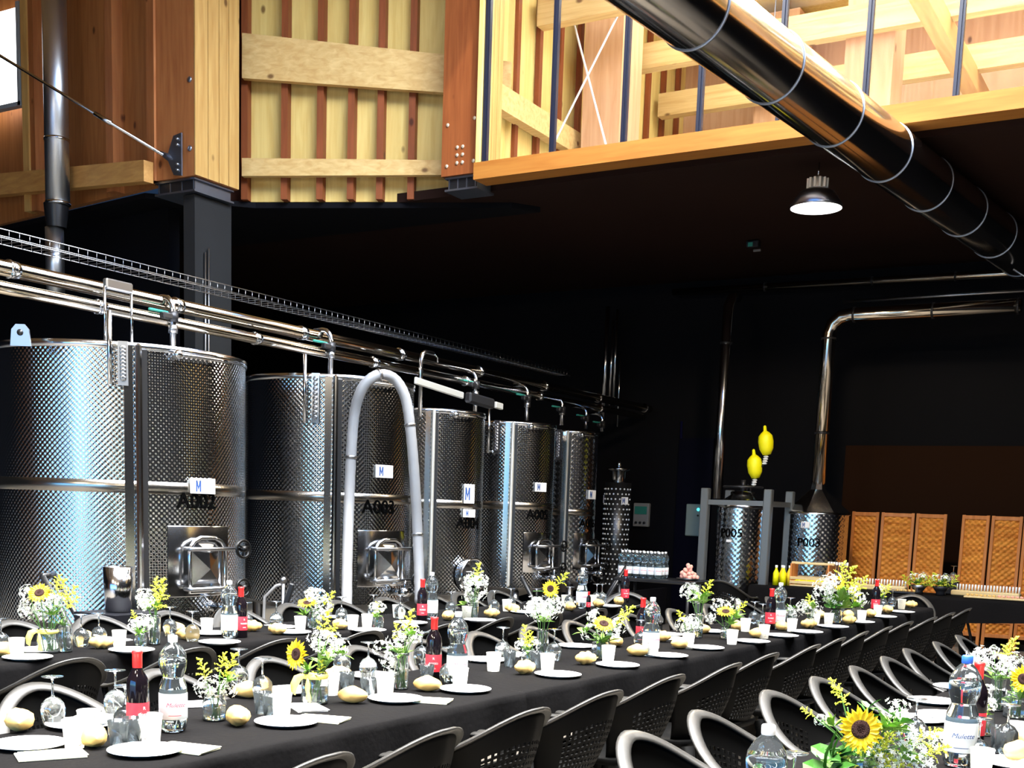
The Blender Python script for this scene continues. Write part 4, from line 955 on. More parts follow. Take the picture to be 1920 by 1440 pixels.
# flower component meshes (unit size)
def m_sunflower():
    b=MB(); rr=random.Random(2)
    for ring,(n,L,w,zz) in enumerate(((19,1.0,.20,.0),(17,.88,.19,.05))):
        for k in range(n):
            a=2*PI*(k+.5*ring)/n+rr.uniform(-.06,.06); l=L*rr.uniform(.88,1.06); c,s=math.cos(a),math.sin(a); up=rr.uniform(-.05,.12)
            pts=[(.34,-w*.45,zz),(.34,w*.45,zz),(.66,w*.62,zz+.10+up*.4),(.66,-w*.62,zz+.10+up*.4),(l,0,zz+up),(.66,0,zz+.04)]
            vs=[Vector((x*c-y*s,x*s+y*c,z)) for x,y,z in pts]; b.add(vs,[(0,1,5),(1,2,5),(5,3,0),(3,5,4),(5,2,4)],False)
    return b.mesh('petal_ring')
def m_disc():
    b=MB(); b.lathe([(.001,-.06),(.36,-.04),(.40,.03),(.36,.10),(.22,.13),(.14,.09),(.001,.07)],20)
    rr=random.Random(9)
    for k in range(60):
        a=k*2.4; r=.38*math.sqrt(k/60); b.ball((r*math.cos(a),r*math.sin(a),.10),.03,3)
    return b.mesh('disc')
def m_white(seed):
    b=MB(); rr=random.Random(seed)
    for k in range(46):
        d=Vector((rr.gauss(0,1),rr.gauss(0,1),rr.gauss(.25,1))).normalized(); p=d*rr.uniform(.55,1.0); p.z*=.85; s=rr.uniform(.15,.25)
        M=d.to_track_quat('Z','Y').to_matrix()
        vs=[p+M@Vector((0,0,.02))]; fs=[]
        for j in range(10):
            a=2*PI*j/10; r=s*(1 if j%2 else .42); vs.append(p+M@Vector((r*math.cos(a),r*math.sin(a),.05*(j%2))))
        for j in range(10): fs.append((0,1+j,1+(j+1)%10))
        b.add(vs,fs)
    return b.mesh('blossoms')
def m_gold(seed):
    b=MB(); rr=random.Random(seed)
    for br in range(11):
        z0=.12+br*.075; a=br*2.4; L=.42*(1-br/13); 
        for k in range(18):
            u=(k+1)/18; p=Vector((math.cos(a)*L*u,math.sin(a)*L*u,z0+.22*u-.10*u*u))+Vector((rr.uniform(-.04,.04),rr.uniform(-.04,.04),rr.uniform(-.03,.03)))
            r=rr.uniform(.018,.036); vs=[p+Vector(q)*r for q in ((1,0,0),(-1,0,0),(0,1,0),(0,-1,0),(0,0,1),(0,0,-1))]
            b.add(vs,[(0,2,4),(2,1,4),(1,3,4),(3,0,4),(2,0,5),(1,2,5),(3,1,5),(0,3,5)])
    return b.mesh('plume')
def m_leaf(seed,n=9):
    b=MB(); rr=random.Random(seed)
    for k in range(n):
        a=rr.uniform(0,2*PI); el=rr.uniform(.1,1.1); L=rr.uniform(.6,1.0); w=.13*rr.uniform(.8,1.6)
        d=Vector((math.cos(a)*math.cos(el),math.sin(a)*math.cos(el),math.sin(el))); s=Vector((-math.sin(a),math.cos(a),0)); up=s.cross(d)
        P=[(0,0,0),(.35,w,.03),(.7,w*.75,0),(1,0,-.12),(.7,-w*.75,0),(.35,-w,.03),(.5,0,-.03)]
        vs=[d*(x*L)+s*(y)-up*z for x,y,z in P]; b.add(vs,[(0,1,6),(1,2,6),(2,3,6),(3,4,6),(4,5,6),(5,0,6)],False)
    return b.mesh('leaves')
SUNM,DISM=m_sunflower(),m_disc(); SUNM.materials.append(PETAL); DISM.materials.append(DISC)
WHM=[m_white(i) for i in range(3)]; GOM=[m_gold(i+5) for i in range(3)]; LEM=[m_leaf(i+9) for i in range(3)]; BIGL=m_leaf(31,5)
for q in WHM: q.materials.append(WHF)
for q in GOM: q.materials.append(GOLD)
for q in LEM: q.materials.append(LEAFL)
BIGL.materials.append(LEAF)
CAMR=Vector((math.cos(YAW),math.sin(YAW),0)); CAMF=Vector((-math.sin(YAW),math.cos(YAW),0))
def addmesh(name,me,parent,loc,sc_,rot=None):
    o=bpy.data.objects.new(name,me); col.objects.link(o); o.parent=parent; o.location=loc; o.scale=(sc_,)*3 if not isinstance(sc_,tuple) else sc_
    if rot is not None: o.rotation_mode='QUATERNION'; o.rotation_quaternion=rot
    return o
JARS={}
def jar_meshes(kind):
    if kind in JARS: return JARS[kind]
    if kind=='jar': o=[(.001,0),(.040,0),(.043,.006),(.043,.07),(.036,.085),(.034,.10)]
    elif kind=='wide': o=[(.001,0),(.048,0),(.05,.006),(.05,.085),(.042,.10),(.042,.115)]
    elif kind=='bottle': o=[(.001,0),(.036,0),(.038,.006),(.038,.11),(.030,.13),(.017,.15),(.016,.175)]
    else: o=[(.001,0),(.03,0),(.032,.005),(.033,.15),(.033,.165)]
    t_=.0025; inn=[(max(.001,r-t_),z+(t_ if z<.01 else 0)) for r,z in o][::-1]
    g=MB(); g.lathe(o+inn,24); gm=g.mesh('jar_glass'); gm.materials.append(GLASS)
    wz=.6*max(z for r,z in o); w=MB(); w.lathe([(.001,.004)]+[(r-t_-.0006,max(z,.004)) for r,z in o[1:] if z<wz]+[(o[3][0]-t_-.0006,wz*.9),(.001,wz*.9)],20); wm=w.mesh('water'); wm.materials.append(WATER)
    JARS[kind]=(gm,wm,max(z for r,z in o),o[-1][0]); return JARS[kind]
rv=random.Random(21)
def vase(kind,px,py,label,comps,group=None,ribbon=False,js=1.0):
    base=atz(px,py,TZ); s=(base-EYE).dot(CF)/F
    t=thing('flower_vase',label,'flower vase',base,0,group)
    gm,wm,hj,rj=jar_meshes(kind)
    addmesh('glass_jar',gm,t,(0,0,0),js); addmesh('water',wm,t,(0,0,0),js); hj*=js
    st=MB()
    for c in comps:
        k,X,Y,sz=c[:4]; f=c[4] if len(c)>4 else (0,35)
        dep=rv.uniform(-.035,.035) if k!='sun' else -.05
        p=CAMR*((X-px)*s)+CAMF*dep+Vector((0,0,(py-Y)*s)); r=sz*s*{'wh':1.3,'go':1.22,'sun':1.1,'le':1.2,'bl':1.15}[k]
        if k=='sun':
            az,el=R(f[0]),R(f[1]); d=(-CAMF*math.cos(az)+CAMR*math.sin(az))*math.cos(el)+Vector((0,0,math.sin(el)))
            o=addmesh('sunflower',SUNM,t,p,r,d.to_track_quat('Z','Y')); addmesh('flower_disc',DISM,o,(0,0,.02),1.0)
            tip=p-d*.02
        elif k=='wh': addmesh('white_blossoms',WHM[rv.randrange(3)],t,p,r,Matrix.Rotation(rv.uniform(0,6),3,'Z').to_quaternion()); tip=p
        elif k=='go':
            lean=(CAMR*((X-px)*s)*2.2+CAMF*dep+Vector((0,0,.25))).normalized(); q=lean.to_track_quat('Z','Y')
            addmesh('goldenrod',GOM[rv.randrange(3)],t,p-lean*r*.8,r*1.9,q); tip=p-lean*r*.8
        elif k in('le','bl'):
            lean=(CAMR*((X-px)*s)*1.5+Vector((0,0,.2))).normalized()
            addmesh('leaves',LEM[rv.randrange(3)] if k=='le' else BIGL,t,p-lean*r*.5,r*1.3,lean.to_track_quat('Z','Y')); tip=p-lean*r*.4
        b0=Vector((rv.uniform(-.5,.5)*rj*js,rv.uniform(-.5,.5)*rj*js,.012)); m0=Vector((b0.x*-.6,b0.y*-.6,hj*.98))
        lim=rj*js*.6; v2=Vector((max(-lim,min(lim,tip.x)),max(-lim,min(lim,tip.y)),hj)); m0=Vector((v2.x*.8,v2.y*.8,hj*.98))
        if tip.z<hj+.005: tip=Vector((tip.x,tip.y,hj+.01))
        st.tube([b0,m0,(m0+tip)/2+Vector((0,0,.01)),tip],.0022,5)
    st.build('stems',STEM,t)
    if ribbon:
        b=MB(); b.lathe([(rj*js+.004,hj*.80),(rj*js+.009,hj*.88),(rj*js+.004,hj*.96)],20); c=CAMR*(-.02)-CAMF*(rj*js+.012)
        def strip(pts,w):
            n=len(pts); vs=[]
            for k,(a,zz,ww) in enumerate(pts): q=c+CAMR*a-CAMF*(.004*math.sin(k))+Vector((0,0,hj*zz)); vs+=[q-CAMR*(w*ww)*.7+Vector((0,0,w*ww*.5)),q+CAMR*(w*ww)*.7-Vector((0,0,w*ww*.5))]
            b.add(vs,[(2*k,2*k+1,2*k+3,2*k+2) for k in range(n-1)],True)
        strip([(0,.88,.3),(.004,.7,1),(0,.5,1.1),(.006,.3,1.1),(.002,.12,1.2)],.013)
        strip([(0,.88,.3),(-.018,.95,1.0),(-.04,.85,1.3),(-.055,.6,1.3),(-.058,.35,.9)],.015)
        strip([(0,.88,.3),(.015,1.0,.9),(.034,.98,1.2),(.045,.82,.8)],.012)
        o=b.build('yellow_ribbon',RIB,t); solidify(o,.0012)
    return t
LM={'middle':[],'back':[],'right':[]}; PEND=[]
def V(row,lm,kind,px,py,label,comps,**k):
    LM[row].append((px,lm)); L2=label+', on the %s row'%row; L2=L2 if len(L2.split())<=16 else label; vase(kind,px,py,L2,comps,'flower vases on the %s row'%row,**k)
def Bt(row,lm,kind,px,py,label,sc_=1.,rot=0):
    LM[row].append((px,lm)); p=atz(px,py,TZ); place(USED[kind],PRO[kind],p,math.atan2(-p.y,-p.x)+rot,label,PLUR[kind]+' on the %s row'%row,sc_)
def I(row,kind,px,py,rot=None,sc_=1.,z=0): PEND.append((row,kind,px,py,rot,sc_,z))
def flush():
    cnt={}; out=[]
    for it in PEND:
        row,kind,px=it[:3]; lx,lm=min(LM[row],key=lambda q:(abs(q[0]-px),q[0])); side='left' if px<lx else 'right'
        cnt.setdefault((row,kind,lx,lm,side),[]).append((abs(px-lx),it))
    for (row,kind,lx,lm,side),L in cnt.items():
        L.sort(key=lambda q:(q[0],q[1][3]))
        for i,(d,it) in enumerate(L):
            row,kind,px,py,rot,sc_,z=it; p=atz(px,py,TZ+z)
            n='just' if len(L)==1 else nth(i)
            lab='%s on the %s row, %s %s of the %s'%(LOOK[kind],row,n,side,lm)
            a=rot if rot is not None else random.uniform(0,6.28)
            place(USED[kind],PRO[kind],p,a,lab,PLUR[kind]+' on the %s row'%row,sc_)
# ---- middle row (from the near end)
V('middle','low jar of white blossoms','jar',402,1350,'low glass jar with goldenrod above white blossoms, nearest on its row',[('wh',400,1285,22),('wh',422,1292,18),('wh',385,1290,16),('go',430,1250,26),('go',383,1258,20),('go',417,1240,16),('le',430,1265,22)])
V('middle','ribboned sunflower jar','wide',590,1318,'sunflower jar with yellow ribbon and a tilted sunflower facing left',[('sun',560,1224,27,(-38,8)),('wh',612,1200,24),('wh',632,1212,20),('wh',598,1195,18),('go',605,1172,24),('go',618,1185,18),('le',610,1230,34),('le',575,1245,22),('go',600,1255,16),('le',640,1215,24)],ribbon=True,js=1.12)
V('middle','tall white bouquet vase','tall',752,1292,'tall slim vase of white blossoms topped by yellow goldenrod, left of a wine bottle',[('wh',714,1216,16),('wh',728,1235,16),('wh',745,1200,18),('wh',765,1185,20),('go',762,1170,22),('go',742,1190,16),('le',750,1215,26),('wh',735,1255,14),('wh',775,1195,12),('le',770,1180,20)])
V('middle','small goldenrod jar','jar',990,1248,'small jar with upright yellow goldenrod and a few white blossoms',[('go',984,1195,18),('go',992,1205,16),('wh',975,1212,12),('wh',1000,1208,12),('le',988,1215,16)],js=.85)
V('middle','tall clear vase','tall',1016,1236,'tall clear vase with pale flowers standing high behind a paper cup',[('wh',1000,1138,20),('wh',1020,1142,20),('wh',1036,1135,16),('le',1015,1155,18),('wh',1010,1152,14)])
V('middle','bushy sunflower jar','wide',1125,1235,'bushy jar with an orange yellow sunflower seen from the side',[('sun',1128,1168,21,(10,55)),('wh',1108,1185,18),('wh',1155,1170,16),('go',1168,1150,18),('go',1160,1162,14),('le',1090,1178,20),('le',1130,1190,26),('wh',1145,1185,16),('wh',1112,1155,14)],js=.95)
V('middle','slender green bouquet','tall',1308,1195,'slender vase whose green and white stems lean upward, tallest in mid row',[('wh',1285,1110,14),('le',1308,1112,24),('go',1320,1105,16),('wh',1300,1118,14),('le',1318,1120,20),('wh',1296,1105,10)])
V('middle','small white blossom jar','jar',1290,1207,'small jar crowded with white blossoms beside the slender green bouquet',[('wh',1280,1170,15),('wh',1295,1168,15),('go',1274,1158,12),('wh',1302,1175,12),('wh',1285,1180,12)],js=.85)
V('middle','flat yellow daisy jar','jar',1360,1198,'jar with a flat yellow flower, white sprigs and green leaves behind',[('sun',1355,1146,17,(-10,62)),('wh',1345,1135,14),('wh',1372,1132,12),('le',1380,1148,18),('go',1384,1138,12),('wh',1332,1160,10),('le',1368,1160,18)],js=.85)
V('middle','pale bottle vase','tall',1482,1170,'slim vase of pale blossoms right of a water bottle',[('wh',1478,1145,10),('wh',1486,1150,10),('le',1482,1138,12)],js=.8)
V('middle','yellow green glass vase','jar',1518,1176,'yellowish glass jar with white blossoms left of the lush bouquet',[('wh',1510,1142,14),('wh',1525,1140,12),('go',1512,1128,12),('le',1520,1132,16),('wh',1502,1138,12)],js=.8)
V('middle','lush yellow bouquet','wide',1566,1168,'largest lush bouquet of yellow, white and green, far along its row',[('wh',1540,1102,20),('wh',1552,1090,16),('sun',1562,1092,13,(0,20)),('go',1580,1085,22),('go',1572,1075,18),('le',1575,1110,30),('le',1560,1125,30),('wh',1565,1120,18),('go',1590,1100,18),('le',1585,1128,24),('wh',1535,1115,14),('bl',1550,1130,20)],js=1.)
V('middle','mixed yellow jar','jar',1602,1158,'jar with mixed yellow sprigs just right of the lush bouquet',[('go',1598,1118,18),('wh',1608,1122,14),('go',1612,1098,16),('le',1602,1128,18),('wh',1595,1108,12)],js=.9)
V('middle','last yellow sprig jar','jar',1655,1138,'jar with loose yellow sprigs, last on its row near the far bottle',[('go',1652,1112,13),('go',1662,1108,11),('le',1656,1118,13),('wh',1648,1105,9)],js=.8)
Bt('middle','nearest wine bottle','wine',259,1384,'wine bottle with red capsule and label, nearest the camera on the middle row',1.0,.55)
Bt('middle','nearest water bottle','water',325,1371,'large water bottle with white cap and red script label, nearest on the middle row',1.0,.12)
Bt('middle','second wine bottle','wine',812,1276,'wine bottle facing label forward on the middle row, beside a water bottle and coiled roll',1.0,0)
Bt('middle','second water bottle','water',856,1284,'water bottle just right of the second wine bottle on the middle row',1.0,.3)
Bt('middle','third wine bottle','wine',1202,1212,'wine bottle behind glasses left of a water bottle, halfway along the middle row',1.0,.1)
Bt('middle','third water bottle','water',1219,1230,'water bottle halfway along the middle row beside a paper cup',1.0,.5)
Bt('middle','fourth wine bottle','wine',1443,1180,'wine bottle far along the middle row, left of a pale green water bottle',1.0,.1)
Bt('middle','fourth water bottle','water',1459,1178,'water bottle far along the middle row in front of the buffet bottles',1.0,.2)
Bt('middle','farthest wine bottle','wine',1640,1150,'farthest wine bottle on the middle row, in front of the wicker screen',1.0,.1)
for a in ((37,1370),(446,1360),(465,1308),(634,1277),(661,1318),(801,1296),(984,1264),(1098,1246),(1155,1212),(1195,1230),(1240,1203),(1275,1216),(1315,1188),(1382,1182),(1421,1196),(1465,1182),(1516,1178),(1590,1160),(1592,1170),(1632,1158),(1664,1150),(1537,1160),(1708,1140)): I('middle','bread' if a[0]%2 else 'roll',*a,sc_=1.0 if a[0]>100 else 1.15)
I('middle','roll',174,1400,R(-30),1.05)
for a in ((100,1358),(217,1342),(236,1378),(448,1290),(492,1312),(641,1264),(690,1272),(790,1247),(840,1283),(942,1235),(1038,1238),(1200,1215),(1413,1170),(1428,1175),(1480,1160),(1575,1148),(1640,1140),(1672,1138),(1655,1145)): I('middle','glass',*a)
for a in ((167,1382),(140,1402),(283,1390),(528,1346),(620,1303),(722,1312),(862,1290),(925,1258),(1026,1260),(1140,1242),(1222,1231),(1290,1216),(1372,1208),(1397,1184),(1432,1197),(1484,1184),(1528,1172),(1553,1172),(1605,1158),(1615,1166),(1645,1155),(1690,1142)): I('middle','cup',*a)
for a in ((55,1400),(272,1412),(200,1352),(150,1362),(537,1358),(550,1298),(742,1314),(700,1270),(872,1296),(1046,1268),(910,1240),(1158,1250),(1080,1214),(1252,1232),(1250,1192),(1322,1217),(1410,1205),(1335,1186),(1465,1194),(1512,1187),(1562,1177),(1612,1168),(1655,1158),(1690,1149)): I('middle','plate',*a)
for a in ((248,1392),(222,1398),(492,1338),(508,1345),(650,1296),(690,1308),(800,1280),(955,1250),(1005,1252)): I('middle','tumbler',*a)
for a in ((370,1322),(575,1328),(960,1228),(1255,1198)): I('middle','napkin',*a)
for a in ((345,1405,R(10)),(95,1418,R(60)),(600,1350,R(15)),(800,1315,R(20))): I('middle','ynapkin',*a)
# ---- back row
V('back','left sunflower jar','wide',90,1224,'jar with yellow ribbon holding a dark eyed sunflower, leftmost of its row',[('sun',84,1111,21,(5,42)),('wh',58,1112,14),('wh',62,1135,16),('wh',50,1150,14),('wh',95,1130,20),('wh',112,1125,16),('wh',75,1145,18),('go',115,1105,20),('go',128,1115,20),('go',108,1092,14),('le',98,1140,24),('go',138,1128,16)],ribbon=True,js=1.1)
V('back','clear bottle vase','bottle',121,1222,'clear bottle vase with leaves beside the leftmost sunflower jar',[('le',118,1165,14),('go',128,1132,16)],js=1.05)
V('back','little white flower jar','jar',264,1212,'little jar of white star flowers in front of a tall bottle vase',[('wh',262,1172,18),('wh',275,1168,14),('go',254,1155,9),('wh',250,1172,12),('le',262,1180,16)],js=.75)
V('back','tall goldenrod bottle','tall',290,1208,'tall bottle vase with upright goldenrod and white froth, left of manway of tank A002',[('wh',270,1118,16),('wh',278,1130,16),('go',298,1112,22),('go',302,1128,22),('le',290,1130,20),('go',292,1100,14),('wh',268,1135,12)])
V('back','yellow flower jar','wide',590,1178,'jar with a flat yellow flower and white sprigs in front of tank A003',[('sun',578,1130,18,(-5,66)),('wh',595,1118,18),('wh',602,1135,18),('le',566,1146,18),('go',612,1125,16),('wh',582,1115,12),('wh',600,1150,14)],js=.95)
V('back','small greenish jar','jar',709,1177,'small greenish jar of pale sprigs between two paper cups',[('go',706,1145,12),('wh',712,1140,12),('le',704,1150,12),('wh',700,1136,8)],js=.85)
V('back','white green vase','tall',888,1160,'tall vase of white flowers and goldenrod in front of the round hatch',[('wh',880,1092,18),('wh',892,1105,18),('go',892,1078,18),('le',890,1085,22),('wh',900,1088,14),('wh',885,1118,16),('le',866,1128,14)])
V('back','small round-eyed sunflower vase','tall',1032,1146,'vase whose sunflower faces the camera with white flowers spilling beneath',[('sun',1030,1103,15,(0,10)),('go',1050,1088,15),('wh',1010,1134,16),('wh',998,1140,14),('wh',1040,1125,12),('go',1038,1120,12)],js=.9)
Bt('back','left wine bottle','wine',452,1195,'wine bottle beside the left water bottle on the back row, left of centre',1.0,.5)
Bt('back','left water bottle','water',430,1196,'water bottle with white label left of centre on the back row',1.0,.2)
Bt('back','middle wine bottle','wine',791,1165,'wine bottle beside a water bottle on the back row, below the grey hose',1.0,.1)
Bt('back','middle water bottle','water',808,1161,'clear water bottle at the middle of the back row, below the grey hose end',1.0,.3)
Bt('back','far water bottle','water',1090,1140,'farthest water bottle on the back row, near the pump',1.0,.3)
Bt('back','small dark bottle','wine',1103,1143,'small dark bottle right of the farthest water bottle on the back row',.5,.3)
Bt('back','far wine bottle','wine',1171,1130,'wine bottle with red capsule at the far end of the back row',1.0,.3)
for a in ((6,1230),(158,1206),(190,1216),(333,1188),(351,1199),(472,1184),(520,1190),(637,1180),(922,1158),(960,1148),(1068,1145),(1122,1139),(1160,1134),(840,1163)): I('back','bread' if a[0]%2 else 'roll',*a)
for a in ((3,1222),(153,1212),(186,1209),(319,1192),(361,1202),(462,1180),(518,1177),(640,1166),(700,1160),(750,1160),(845,1152),(926,1148),(957,1143),(1005,1143),(1067,1138),(1118,1131),(1128,1131)): I('back','glass',*a)
for a in ((32,1231),(224,1214),(388,1188),(563,1183),(661,1180),(688,1178),(745,1158),(875,1160),(950,1146),(1060,1136),(1110,1136)): I('back','cup',*a)
for a in ((52,1236),(68,1222),(247,1222),(412,1207),(395,1190),(548,1188),(690,1184),(770,1170),(640,1160),(900,1165),(985,1150),(1090,1132),(1140,1138)): I('back','plate',*a)
for a in ((415,1190),(530,1175),(210,1200)): I('back','napkin',*a)
# ---- right row
V('right','large sunflower bouquet','wide',1612,1500,'largest bouquet in the foreground with a big dark-eyed sunflower and broad leaves',[('sun',1593,1360,40,(0,10)),('bl',1540,1405,44),('bl',1610,1310,24),('go',1558,1305,22),('go',1548,1285,16),('go',1500,1335,14),('le',1650,1340,40),('go',1640,1400,30),('go',1720,1375,26),('wh',1665,1325,22),('wh',1690,1372,26),('wh',1700,1405,24),('wh',1655,1420,26),('go',1665,1385,26),('le',1600,1420,40),('le',1560,1430,34),('wh',1530,1350,12),('go',1690,1430,24),('bl',1590,1430,50),('wh',1720,1425,22),('bl',1520,1430,60),('bl',1560,1460,60),('le',1640,1440,50),('le',1700,1400,40),('bl',1625,1330,30),('go',1610,1420,30),('le',1680,1350,34),('go',1735,1400,24),('wh',1640,1395,18),('le',1545,1350,26),('wh',1620,1415,20),('wh',1670,1440,24),('le',1660,1450,44),('go',1580,1440,28),('bl',1535,1400,52),('le',1620,1460,50),('wh',1600,1445,18),('go',1650,1435,30),('wh',1745,1385,16),('bl',1680,1330,34)],js=1.2)
V('right','tall sprig vase','tall',1868,1332,'tall vase of white heads and goldenrod behind the blue-capped bottle',[('wh',1828,1232,20),('wh',1835,1248,18),('go',1888,1218,22),('go',1875,1228,18),('wh',1860,1240,18),('wh',1890,1242,20),('le',1862,1262,24),('wh',1852,1220,10),('wh',1850,1300,20)])
V('right','round sunflower jar','wide',1903,1345,'squat jar with a dark-eyed sunflower at the right picture edge',[('sun',1902,1269,24,(-8,12)),('wh',1885,1255,14),('le',1905,1295,26),('wh',1915,1250,12),('le',1892,1310,18)])
V('right','low green sprig jar','jar',1845,1378,'low jar of small white and green sprigs behind the tall bottle',[('wh',1838,1312,16),('wh',1850,1320,14),('go',1842,1330,14),('le',1845,1338,14),('wh',1830,1325,12)],js=.85)
Bt('right','blue-capped bottle','bwater',1796,1436,'tall water bottle with a blue cap and blue label on the right row',1.12,.1)
Bt('right','foreground clear bottle','water',1424,1622,'clear bottle with white cap cut off by the bottom picture edge',1.0,.2)
Bt('right','right wine bottle','wine',1823,1400,'wine bottle with red capsule behind the blue-capped bottle',1.05,.2)
for a in ((1905,1424),(1925,1405)): I('right','bread',*a)
for a in ((1713,1395),(1830,1440),(1885,1408),(1483,1524),(1905,1330)): I('right','glass',*a)
for a in ((1905,1400),(1838,1456)): I('right','cup',*a)
for a in ((1720,1352),(1770,1345),(1905,1436),(1795,1292),(1750,1318)): I('right','plate',*a)
for a in ((1872,1404),(1880,1412)): I('right','tumbler',*a)
for a in ((1745,1380,.4),(1890,1300,.3)): I('right','napkin',*a)
flush()

# ================================================================ buffet
BZ=.752; bx0=atz(1478,1100,BZ); y_b=13.7
t=thing('buffet_table','long folding buffet table under a black cloth in front of the wicker screens','table',(-4.75,13.7,0))
MB().rbox((2.3,.35,.725),(4.6,.68,.036),.01).build('tabletop',TTOP,t)
for xx in (.3,2.35,4.3):
    for yy in (.1,.6):
        b=MB(); b.cyl((xx-.12,yy,0),(xx+.05,yy,.7),.016,8); b.cyl((xx+.2,yy,0.0),(xx-.0,yy,.7),.016,8); b.build('leg',DKMET,t)
c=cloth(4.6,.7,.24,True,True,99); o=c.build('tablecloth',CLOTH); o.location=(-4.75,14.05,.7515); o.rotation_euler=(0,0,-PI/2); tag(o,'long black cloth over the buffet table in front of the screens','tablecloth')
def bz(px,py,dz=0): 
    p=atz(px,py,BZ+.004); y=min(max(p.y,13.78),14.3); q=aty(px,py,y); return Vector((q.x,y,BZ+.004+dz))
# yellow drinks
def small_bottle(name,p,label,liquid,h,r,group,cat='bottle'):
    t=thing(name,label,cat,p,0,group); b=MB(); b.lathe([(.001,0),(r,0),(r,h*.6),(r*.4,h*.8),(r*.35,h*.9),(.001,h*.9)],14); b.build('bottle_body',liquid,t)
    b=MB(); b.lathe([(r*.45,h*.88),(r*.45,h),(.001,h)],10); b.build('bottle_cap',WHITE,t); return t
for k in range(4):
    p=bz(1450+7*k,1101); p.y=13.85+.09*(k%2); small_bottle('juice_bottle',p,'%s of four yellow juice bottles at the left end of the buffet'%['leftmost','second','third','rightmost'][k],YEL if k%2==0 else YELP,.24,.036,'yellow juice bottles on the buffet')
p=bz(1513,1101); p.y=14.0
t=thing('wooden_crate','open wooden crate with raised handle bar holding yellow packets on the buffet','crate',p)
b=MB(); b.rbox((0,0,.01),(.46,.26,.018),.003); 
for zz in (.05,.10): b.rbox((0,-.13,zz),(.46,.012,.035),.003); b.rbox((0,.13,zz),(.46,.012,.035),.003)
b.build('slatted_box',BOARD,t)
for s in(-1,1): MB().rbox((s*.225,0,.14),(.02,.26,.26),.004).build('side_post',WFRAME,t)
MB().rbox((0,0,.275),(.52,.03,.03),.006).build('handle_bar',BOARD,t)
rr=random.Random(4)
for k in range(9):
    q=MB(); q.rbox((0,0,0),(.10,.06,.05),.018,Matrix.Rotation(rr.uniform(-.6,.6),3,'Z')@Matrix.Rotation(rr.uniform(-.5,.5),3,'Y')); o=q.build('snack_packet',YELP if k%2 else YEL); o.location=p+Vector((-.16+.08*(k%5),-.04+.08*(k//5),.055+.01*(k//5))); tag(o,'small yellow packet inside the wooden crate on the buffet','packet','yellow packets in the wooden crate')
for k in range(8):
    p=bz(1552+5*k,1085); p=Vector((aty(1552+5*k,1085,14.25).x,14.25,BZ+.004)); small_bottle('clear_bottle',p,'clear bottle with white cap in the row right of the wooden crate',PET,.30,.03,'white capped bottles on the buffet')
# flower bowls
def bowl(px,label,m1,dark):
    q=aty(px,1104,13.95); t=thing('flower_bowl',label,'flower bowl',(q.x,13.95,BZ+.004)); b=MB(); b.lathe([(.001,0),(.06,0),(.05,.03),(.07,.06),(.10,.10),(.095,.10),(.06,.06),(.001,.05)],24); b.build('bowl',DKMET if dark else STEELD,t)
    for k in range(4):
        addmesh('yellow_sprigs',GOM[k%3],t,Vector((-.09+.06*k,0,.07)),.17+.03*(k%2),Vector((-.5+.3*k,-.2,.8)).to_track_quat('Z','Y'))
    for k in range(2): addmesh('white_blossoms',WHM[k],t,Vector((-.05+.09*k,-.02,.19)),.07)
    addmesh('leaves',LEM[1],t,Vector((0,0,.10)),.16)
bowl(1722,'pale flower bowl with white and green sprigs on the buffet before the left screen',STEELD,False); bowl(1764,'dark flower bowl with yellow sprigs on the buffet right of the pale bowl',DKMET,True)
# skewer trays
for j,(xa,xb,n,lab) in enumerate(((1600,1700,18,'long wooden snack tray with upright picks in front of the left wicker screen'),(1786,1915,22,'long wooden snack tray with upright picks in front of the right wicker screen'))):
    a=aty(xa,1100,14.2).x; b_=aty(xb,1100,14.2).x
    t=thing('snack_tray',lab,'tray',((a+b_)/2,14.2,BZ+.004)); MB().rbox((0,0,.03),(b_-a,.16,.06),.01).build('tray_board',BOARD,t)
    for k in range(n):
        q=MB(); q.cyl((0,0,.06),(0,0,.13),.010,6); o=q.build('snack_pick',CAPW,t); o.location=((-.5+(k+.5)/n)*(b_-a),0,0)
for j,(px,lab) in enumerate(((1690,'flat dark serving board of small bites on the buffet front'),(1840,'flat wooden serving board on the buffet front below the right tray'),(1900,'flat serving board with orange bites at the right end of the buffet'))):
    x=aty(px,1110,13.85).x; t=thing('serving_board',lab,'board',(x,13.85,BZ+.004)); MB().rbox((0,0,.012),(.34,.15,.02),.004).build('board',BOARD if j else DKMET,t)
    b=MB()
    for k in range(14): b.rbox((-.15+.023*k,(-1)**k*.03,.035),(.018,.03,.022),.005)
    b.build('small_bites',BREAD if j<2 else PINK,t)
p=aty(1778,1095,14.0); place(USED['glass'],PRO['glass'],(p.x,14.25,BZ+.16),0,'upturned wine glass raised high on the buffet in the gap between the screens','glasses on the buffet')
o=MB().rbox((p.x,14.25,BZ+.084),(.14,.12,.155),.01).build('riser_box',DKMET); tag(o,'dark riser box under the wine glass in the gap between the screens','box')
